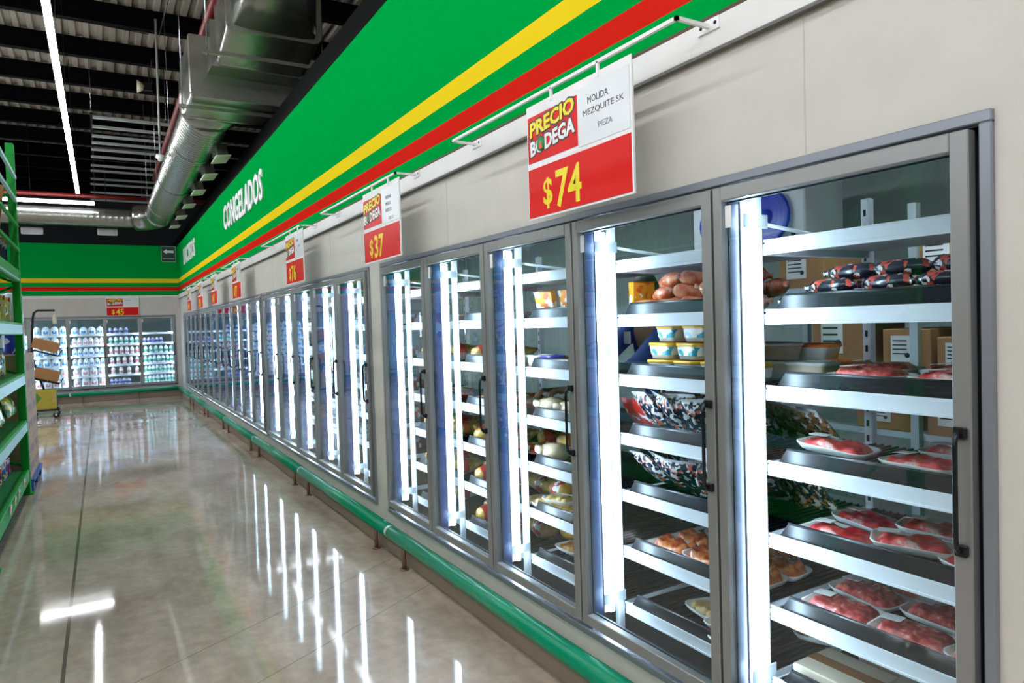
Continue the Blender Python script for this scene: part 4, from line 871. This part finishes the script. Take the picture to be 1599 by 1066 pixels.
# skin: head and neck, forearm ends, hands (one continuous body)
V = []; E_ = []; RA = []
def av(p, r_, parent=None):
    V.append(p); RA.append(r_)
    if parent is not None: E_.append((parent, len(V)-1))
    return len(V)-1
pel = av((.08, 0, .93), .13); ab = av((.04, 0, 1.08), .12, pel); ch = av((-.06, .0, 1.34), (.15, .12), ab); nk_ = av((-.12, 0, 1.50), .055, ch); hd = av((-.15, 0, 1.59), .085, nk_); hd2 = av((-.17, 0, 1.67), .075, hd)
for s in (-1, 1):
    hp = av((.07, s*.10, .86), .10, pel); kn = av((.00, s*.12, .48), .065, hp); an = av((.06, s*.12, .07), .045, kn); av((-.10, s*.13, .04), .035, an)
ENDS = []
for s, tx, ty, tz in ((-1, -.86, -.17, 1.065), (1, -.86, -.03, 1.05)):
    sh = av((-.08, s*.17, 1.41), .062, ch); el = av((-.42, s*.20-.02, 1.17), .048, sh); wr_ = av((tx+.07, ty+(.0), tz), (.024, .020), el); ENDS.append((wr_, tx, ty, tz, s))
body = skinned('body', V, E_, RA, SKIN, wk)
# clothing: jacket with sleeves, trousers
V = []; E_ = []; RA = []
a = av((.08, 0, .86), (.17, .15)); b_ = av((.04, 0, 1.05), (.16, .14), a); c = av((-.06, 0, 1.34), (.19, .15), b_); d = av((-.11, 0, 1.47), (.09, .085), c)
for wr_, tx, ty, tz, s in ENDS: q = av((-.08, s*.18, 1.41), .08, c); q2 = av((-.42, s*.20-.02, 1.17), .064, q); av((tx+.13, ty+.01*s, tz+.03), .044, q2)
skinned('jacket', V, E_, RA, NAVY, wk)
V = []; E_ = []; RA = []
a = av((.08, 0, .90), (.15, .14))
for s in (-1, 1): q = av((.07, s*.10, .82), .125, a); q2 = av((.0, s*.12, .48), .09, q); av((.06, s*.12, .12), .07, q2)
skinned('trousers', V, E_, RA, TROU, wk)
for s in (-1, 1): MB().box((-.14, s*.13-.05, 0), (.12, s*.13+.05, .085), BLACK, bev=.03).build('shoe', wk)
MB().box((-.232, .04, 1.31), (-.226, .10, 1.39), PAPER).build('name_badge', wk)
hr = MB(); hr.lathe([(.001, .10), (.06, .085), (.09, .03), (.088, -.02), (.07, -.05), (.001, -.05)], mat('black_hair', '0E0C0B', .6), 18, Matrix.Translation((-.125, 0, 1.665))); hr.build('hair', wk)
fc = MB()
for s in (-1, 1): fc.lathe([(.001, .008), (.008, 0), (.001, -.008)], BLACK, 8, Matrix.Translation((-.242, s*.03, 1.65)))
fc.tube([(-.24, 0, 1.655), (-.265, 0, 1.625), (-.24, 0, 1.62)], .011, SKIN, 8); fc.tube([(-.235, -.022, 1.595), (-.242, 0, 1.592), (-.235, .022, 1.595)], .005, mat('lips', '7A3A30', .5), 6)
for s in (-1, 1): fc.lathe([(.001, .03), (.014, .015), (.014, -.015), (.001, -.03)], SKIN, 8, Matrix.Translation((-.15, s*.088, 1.64)))
fc.build('face', wk)
for wr_, tx, ty, tz, s in ENDS:      # palm, four fingers of different lengths and a thumb
    V = []; E_ = []; RA = []; K = 1.12
    dx, dy = -.82, .57                                  # pointing direction of the hand
    def hp_(f, o, h): return (tx + K*(f*dx - o*dy), ty + K*(f*dy + o*dx), tz + K*h)
    w0 = av((tx+.07, ty, tz+.012), (.026, .021)); pm = av(hp_(.0, 0, .010), (.038, .018), w0); kn = av(hp_(.045, 0, .012), (.042, .015), pm)
    for k, (o, ln) in enumerate(((-.034, .066), (-.012, .078), (.011, .073), (.032, .058))):
        q = av(hp_(.052, o, .010), .0105, kn); q = av(hp_(.052+ln*.42, o*1.2, .012), .0098, q); q = av(hp_(.052+ln*.75, o*1.3, -.006), .0090, q); av(hp_(.052+ln*.92, o*1.3, -.028), .0080, q)
    q = av(hp_(.005, s*.032, .004), .0125, pm); q = av(hp_(.035, s*.056, -.006), .0108, q); av(hp_(.066, s*.060, -.018), .009, q)
    skinned('hand', V, E_, RA, SKIN, wk, 2)

# ------------------------------------------------------------------ dairy shelves behind the far wall
def make_jug(capM, labM):
    mb = MB(); mb.loft([rrect(.13, .13, .03, 0), rrect(.15, .15, .035, .01), rrect(.15, .15, .035, .14), rrect(.12, .12, .04, .19), rrect(.05, .05, .024, .225), rrect(.045, .045, .022, .235)], mat('milk_white', 'F1F3F6', .35))
    mb.tube([(0, -.075, .17), (0, -.095, .14), (0, -.085, .08)], .01, MC['milk_white'], 6); mb.tube([(0, 0, .233), (0, 0, .25)], .024, capM, 12)
    mb.box((-.045, -.077, .04), (.045, -.0755, .11), labM); return mb.build('milk_jug')
def make_bottle(capM, labM, body):
    mb = MB(); mb.lathe([(.034, 0), (.04, .006), (.04, .14), (.032, .17), (.016, .195), (.016, .21)], body, 14); mb.lathe([(.0185, .205), (.0185, .225), (.001, .226)], capM, 10); mb.lathe([(.0405, .04), (.0405, .11)], labM, 14); return mb.build('yogurt_bottle')
BL = mat('cap_blue', '2A5AC0', .4); RD = mat('cap_red', 'CC2A30', .4); LBL = mat('label_blue', '4A90D0', .4); LRD = mat('label_pink', 'E4949A', .4); GRN = mat('label_green', '5AB09A', .4)
JB, JR = make_jug(BL, LBL), make_jug(RD, LRD); BW = make_bottle(BL, GRN, mat('bottle_white', 'EDF1F2', .3)); BR = make_bottle(RD, LRD, MC['bottle_white']); BV = make_bottle(mat('cap_violet', '6A4AA0', .4), mat('label_violet', '5A58B0', .4), mat('bottle_grey', 'B8BCC8', .3))
PROTO += [JB, JR, BW, BR, BV]
def cp1(o, loc, label, cat, grp, s=(1, 1, 1)):
    c = o.copy(); COL.objects.link(c); c.location = loc; c.scale = s; return tag(c, label, cat, grp)
plan = {0: [(2, BV, 5, .75), (3, BW, 6, 1), (4, BW, 7, 1), (5, BW, 8, 1), (6, BW, 8, 1)], 1: [(1, BV, 4, .8), (2, BW, 6, .95), (3, BR, 6, 1), (4, BR, 5, 1), (5, BR, 4, 1), (6, BV, 5, .8)],
        2: [(1, JB, 4, .8), (2, JR, 6, .8), (3, JB, 6, .8), (4, JB, 6, .8), (5, JR, 4, .95), (6, JR, 4, .95)], 3: [(1, JB, 4, .92), (2, JB, 4, .92), (3, JB, 4, .92), (4, JB, 4, .92), (5, JR, 4, .95), (6, JR, 4, .95)], 4: [(2, JB, 4, .92), (4, JB, 4, .92)]}
for di, rowsp in plan.items():
    for lev, P, n, s in rowsp:
        jug = P in (JB, JR); z = LV[lev]-.003
        for k in range(n):
            wdt = .69 if not (P is BV) else .46
            x = BACK_DOORS[di] - .33 + wdt*(k+.5)/n; s_ = min(1.1, (wdt/n)/(.158 if jug else .082))
            cp1(P, (x, YB+.32, z), '%s, %s along the %s shelf, %s far-wall door from corner' % ({JB: 'white milk jug with blue label', JR: 'white milk jug with pink label', BW: 'white drinking yogurt bottle', BR: 'white bottle with red cap', BV: 'grey bottle with violet label'}[P], ORD[k], LVN[lev], ORD[di]), 'milk jug' if jug else 'bottle', 'milk and yogurt behind the far wall', (s_, s_, s if jug else s*.9))

# ------------------------------------------------------------------ green store rack with groceries
def rack(y0, y1, label):
    r = empty('store_rack', (-2.47, 0, 0), 0, label, 'shelving rack', 'green grocery racks')
    for y in (y0, y1):
        for x in (0, -1.0):
            u = MB(); u.box((x-.035, y-.05, 0), (x+.035, y+.05, 3.58), GREENR, bev=.006)
            for k in range(44): u.box((x+.0345, y-.006, .2+k*.075), (x+.0356, y+.006, .225+k*.075), BLK)
            u.box((x-.06, y-.07, 0), (x+.06, y+.07, .01), GREENR); u.build('post', r)
        b = MB()
        for k in range(7): z = .3+k*.47; b.tube([(-.03, y, z), (-.97, y, z+.42)] if k % 2 == 0 else [(-.97, y, z), (-.03, y, z+.42)], .014, GREENR, 6)
        b.build('end_brace', r)
    for z in (.26, .77, 1.25, 1.76, 2.30): 
        b = MB()
        for x in (.0, -1.0): b.box((x-.025, y0+.05, z-.12), (x+.03, y1-.05, z-.0), GREENR if z in (.26, 2.30) else GREENR, bev=.005)
        b.build('beam', r)
        if z not in (.26,): 
            hh = .085; MB().box((.031, y0+.06, z-.11), (.036, y1-.06, z-.11+hh if z != 2.30 else z-.095), RACKBEAM).build('ticket_strip', r)
        MB().box((-.975, y0+.05, z-.02), (-.025, y1-.05, z-.005), mat('rack_board_green', '2E9A50', .6)).build('shelf_board', r)
    for z in (2.50, 2.75, 3.0, 3.24): MB().box((.02, y0, z-.015), (.045, y1, z+.015), RACKBEAM if z > 2.9 else GREENR).build('guard_bar', r)
    return r
rack(5.9, 8.66, 'green metal grocery rack at the left edge, the one ending beside the boxes'); rack(2.9, 5.70, 'green metal grocery rack nearer the camera, outside the left edge')
struct(bx('floor_mat', (-3.5, 3.0, .0005), (-2.50, 8.75, .004), mat('dark_floor_under_rack', '23302E', .6)))  # dark sheet in the racks' footprint, shade put into its colour
def can(name, w_, h, body, capM, n=14):
    t = empty(name); MB().lathe([(w_*.9, 0), (w_, .005), (w_, h*.72), (w_*.8, h*.8), (w_*.4, h*.9), (w_*.4, h*.94)], body, n).build('bottle_body', t); MB().lathe([(w_*.45, h*.93), (w_*.45, h), (.001, h+.001)], capM, n).build('cap', t)
    return t
GP = [make_box('grocery_carton', .2, .12, .26, patch_mat('yellow_red_box', [(0, 'F0C81C'), (.5, 'C8202C'), (.75, 'F2E8DA')], 30, .5, 'voronoi'), False), can('detergent_bottle', .045, .28, patch_mat('blue_bottle', [(0, '2A60C8'), (.6, 'E8E8F0'), (.85, 'F0C820')], 40, .3, 'voronoi'), WHITE),
 can('juice_bottle', .04, .25, patch_mat('yellow_bottle', [(0, 'F0D820'), (.6, '2AA8A0'), (.85, 'F4F4F0')], 45, .3, 'voronoi'), GRN), can('sauce_bottle', .035, .24, patch_mat('brown_bottle', [(0, '5A2818'), (.6, 'D8401C'), (.85, 'EFE0C8')], 45, .3, 'voronoi'), RD),
 make_bag('snack_bag', patch_mat('yellow_bag', [(0, 'F2D81C'), (.6, '2A8A3A'), (.85, 'F6EFD8')], 24, .3, 'voronoi', coat=.3), .2, .26, .09, 3), can('purple_bottle', .038, .22, patch_mat('purple_print', [(0, '5A2A90'), (.6, 'F0ECF4'), (.85, 'D03050')], 45, .3, 'voronoi'), PURP),
 make_box('blue_carton', .2, .07, .28, patch_mat('blue_book_box', [(0, '1C50B0'), (.6, '10203C'), (.85, 'D8DCE8')], 9, .5, 'voronoi'), False), make_box('display_carton', .3, .32, .09, CARD, False)]
PROTO += GP
GN = ['yellow and red grocery carton', 'blue and white cleaner bottle', 'yellow and teal bottle', 'brown sauce bottle with red cap', 'yellow snack bag', 'purple bottle', 'dark blue carton', 'open cardboard display carton']
def groc(kind, x, y, z, lab, s=1, rz=0, rot=None): return dup(GP[kind], (x, y, z), rz, '%s, %s' % (GN[kind], lab), ('carton', 'bottle', 'bottle', 'bottle', 'snack bag', 'bottle', 'carton', 'carton')[kind], 'groceries on the green rack', rot=rot, scale=(s, s, s))
levn = {.255: 'lowest', .765: 'second-lowest', 1.245: 'middle', 1.755: 'second-highest', 2.295: 'topmost'}
lay = {.255: [5, 3, 1, 3, 5, 1, 3], .765: [4, 4, 3, 5, 4, 3, 2], 1.245: [2, 1, 2, 2, 4, 1, 2], 1.755: [0, 4, 0, 2, 0, 4, 0], 2.295: [6, 6, 6, 6, 0, 6, 6]}
for z, ks in lay.items():
    for i, kd in enumerate(ks):
        for row in range(2):
            y = 8.5 - i*(.16 if kd != 4 else .2) - (.05*i); 
            groc(kd, -2.62-.24*row, y, z if kd != 4 else z+.15, '%s from the far end in the %s row of the %s board of the green rack' % (ORD[i], ('front', 'rear')[row], levn[z]), 1.0 if z > 1.2 else .95, R.uniform(-.2, .2), rot=(R.uniform(-.1, .1), PI/2-.3, R.uniform(-.2, .2)) if kd == 4 else None)
for i, (y, z, h) in enumerate(((8.45, 2.58, .55), (8.15, 2.58, .62))):
    b = make_box('cardboard_case', .34, .22, h, CARD, False); b.location = (-2.75, y, z); b.rotation_euler = (0, .12, .1); tag(b, 'tall brown cardboard case high on the green rack, %s one' % ('farther', 'nearer')[i], 'case', 'cases on the rack top')
# board carrying the tall cases, part of nothing else
MB().box((-3.4, 7.9, 2.545), (-2.5, 8.6, 2.575), CARD).build('slip_board')
tag(bpy.data.objects['slip_board'], 'flat cardboard slip sheet under the tall cases high on the green rack', 'board')
for i, y in enumerate((7.95, 7.45, 7.15, 6.8)):
    c = MB(); c.box((-2.428, y-.03, .20), (-2.426, y+.03, .262), mat('red_white_ticket', 'E88A80', .5)); c.box((-2.4335, y+.03, .235), (-2.4275, y+.09, .265), PAPER)
    tag(c.build('price_ticket'), 'pink and white price ticket on the lowest beam of the green rack, %s from its far end' % ORD[i], 'ticket', 'tickets on the lowest beam')

# pallet of pinkish cartons beyond the rack
p = empty('pallet', (-2.78, 9.33, 0), 0, 'blue pallet under the stacked pinkish cartons', 'pallet'); PB = mat('pallet_blue', '1F5AA8', .6)
for y in (-.5, 0, .5): MB().box((-.36, y-.05, .0), (.36, y+.05, .1), PB).build('runner', p)
for x in (-.3, -.1, .1, .3): MB().box((x-.07, -.56, .1), (x+.07, .56, .125), PB).build('slat', p)
bxp = make_box('stacked_carton', .62, .53, .435, CARDP, False)
mk = MB()
for dy in (-.14, .0, .14): mk.box((.3085, dy-.02, .08), (.3115, dy+.02, .16), mat('box_print', '6A5E84', .6)); mk.box((.3085, dy-.02, .26), (.3115, dy+.02, .34), MC['box_print'])
mk.build('side_print', bxp); PROTO.append(bxp)
for l_ in range(3):
    for k in range(2): dup(bxp, (-2.75, 9.60-.55*k, .125+.4365*l_), 0, 'pinkish cardboard carton with printed marks on the blue pallet, %s row, %s' % (('bottom', 'middle', 'top')[l_], ('farther one', 'nearer one')[k]), 'carton', 'pinkish cartons on the pallet')
for i, (y, x) in enumerate(((9.2, -2.56), (9.42, -2.66), (9.0, -2.72))):
    t = empty('tall_roll_pack', (x, y, 1.437), 0, 'tall blue and white pack standing on the pinkish cartons, %s' % ('front one', 'rear one', 'nearer one')[i], 'pack', 'blue and white packs on the cartons')
    MB().lathe([(.09, 0), (.095, .01), (.095, .33), (.09, .34)], patch_mat('blue_red_pack', [(0, '2A48C0'), (.55, 'E8ECF6'), (.85, 'C83040')], 8, .3, 'voronoi'), 16).build('lower_pack', t); MB().lathe([(.085, .34), (.092, .35), (.092, .64), (.05, .66)], mat('clear_film_white', 'C4D2DE', .2), 16).build('upper_pack', t)

# trolley with hooked pole and cardboard boxes
tr = empty('trolley', (-2.78, 16.6, 0), 0, 'black wheeled trolley with a tall hooked pole near the far cooler doors', 'trolley')
MB().tube([(-.17, 0, .16), (-.17, 0, 1.3), (-.12, 0, 1.98), (-.10, 0, 2.08), (-.04, 0, 2.13), (.25, 0, 2.13)], .022, BLACKM, 10).build('hooked_pole', tr)
f = MB(); f.tube([(-.22, -.25, .16), (.25, -.25, .16), (.25, .25, .16), (-.22, .25, .16), (-.22, -.25, .16)], .018, BLACKM, 8); f.tube([(-.17, 0, 1.25), (-.05, 0, .75), (.12, 0, .16)], .018, BLACKM, 8); f.build('base_frame', tr)
for z, tl in ((1.28, -.32), (.72, -.30)):
    b = MB(); X = Matrix.Translation((.06, 0, z)) @ Matrix.Rotation(-tl, 4, 'Y')
    for y in (-.2, 0, .2): b.tube([(-.25, y, 0), (.22, y, 0), (.25, y, .12)], .009, BLACKM, 6, X=X)
    for x in (-.25, .0, .22): b.tube([(x, -.2, 0), (x, .2, 0)], .009, BLACKM, 6, X=X)
    b.tube([(.25, -.2, .12), (.25, .2, .12)], .012, BLACKM, 6, X=X); b.build('slanted_basket', tr)
for x, y in ((-.18, -.22), (.2, -.22), (-.18, .22), (.2, .22)):
    c = MB().tube([(x-.0, y-.015, .055), (x, y+.015, .055)], .055, BLACK, 16).build('caster', tr)
    MB().tube([(x, y-.018, .055), (x, y+.018, .055)], .022, WHITE, 10).build('hub', c); MB().box((x-.02, y-.03, .08), (x+.02, y+.03, .15), CHROME).build('fork', c)
for i, (z, h, w_, tl) in enumerate(((1.34, .20, .44, .32), (.76, .2, .42, .30))):
    b = make_box('cardboard_box', w_, .36, h, CARD, False); b.location = (-2.74, 16.6, z); b.rotation_euler = (0, tl, 0); tag(b, 'open brown cardboard box tilted in the %s basket of the black trolley' % ('upper', 'lower')[i], 'box', 'boxes on the trolley')
b = make_box('fruit_carton', .40, .36, .38, patch_mat('green_yellow_carton', [(0, 'B8A83A'), (.5, '4E8A2C'), (.8, 'C8A868')], 5, .6, 'voronoi'), False); b.location = (-2.77, 16.6, .18); tag(b, 'green and yellow fruit carton at the bottom of the black trolley', 'carton')
bt = empty('spray_bottle', (-2.54, 16.6, 1.86), 0, 'small white bottle hanging on a string from the hooked trolley pole', 'bottle')
MB().lathe([(.03, 0), (.035, .01), (.035, .13), (.015, .17), (.015, .2)], mat('bottle_yellowish', 'D8D4BC', .4), 12).build('bottle_body', bt); MB().tube([(0, 0, .2), (0, 0, .25)], .003, WHITE, 4).build('string', bt)

# ------------------------------------------------------------------ remove the unplaced originals
for o in PROTO:
    for c in list(o.children):
        for g in list(c.children): bpy.data.objects.remove(g)
        bpy.data.objects.remove(c)
    bpy.data.objects.remove(o)
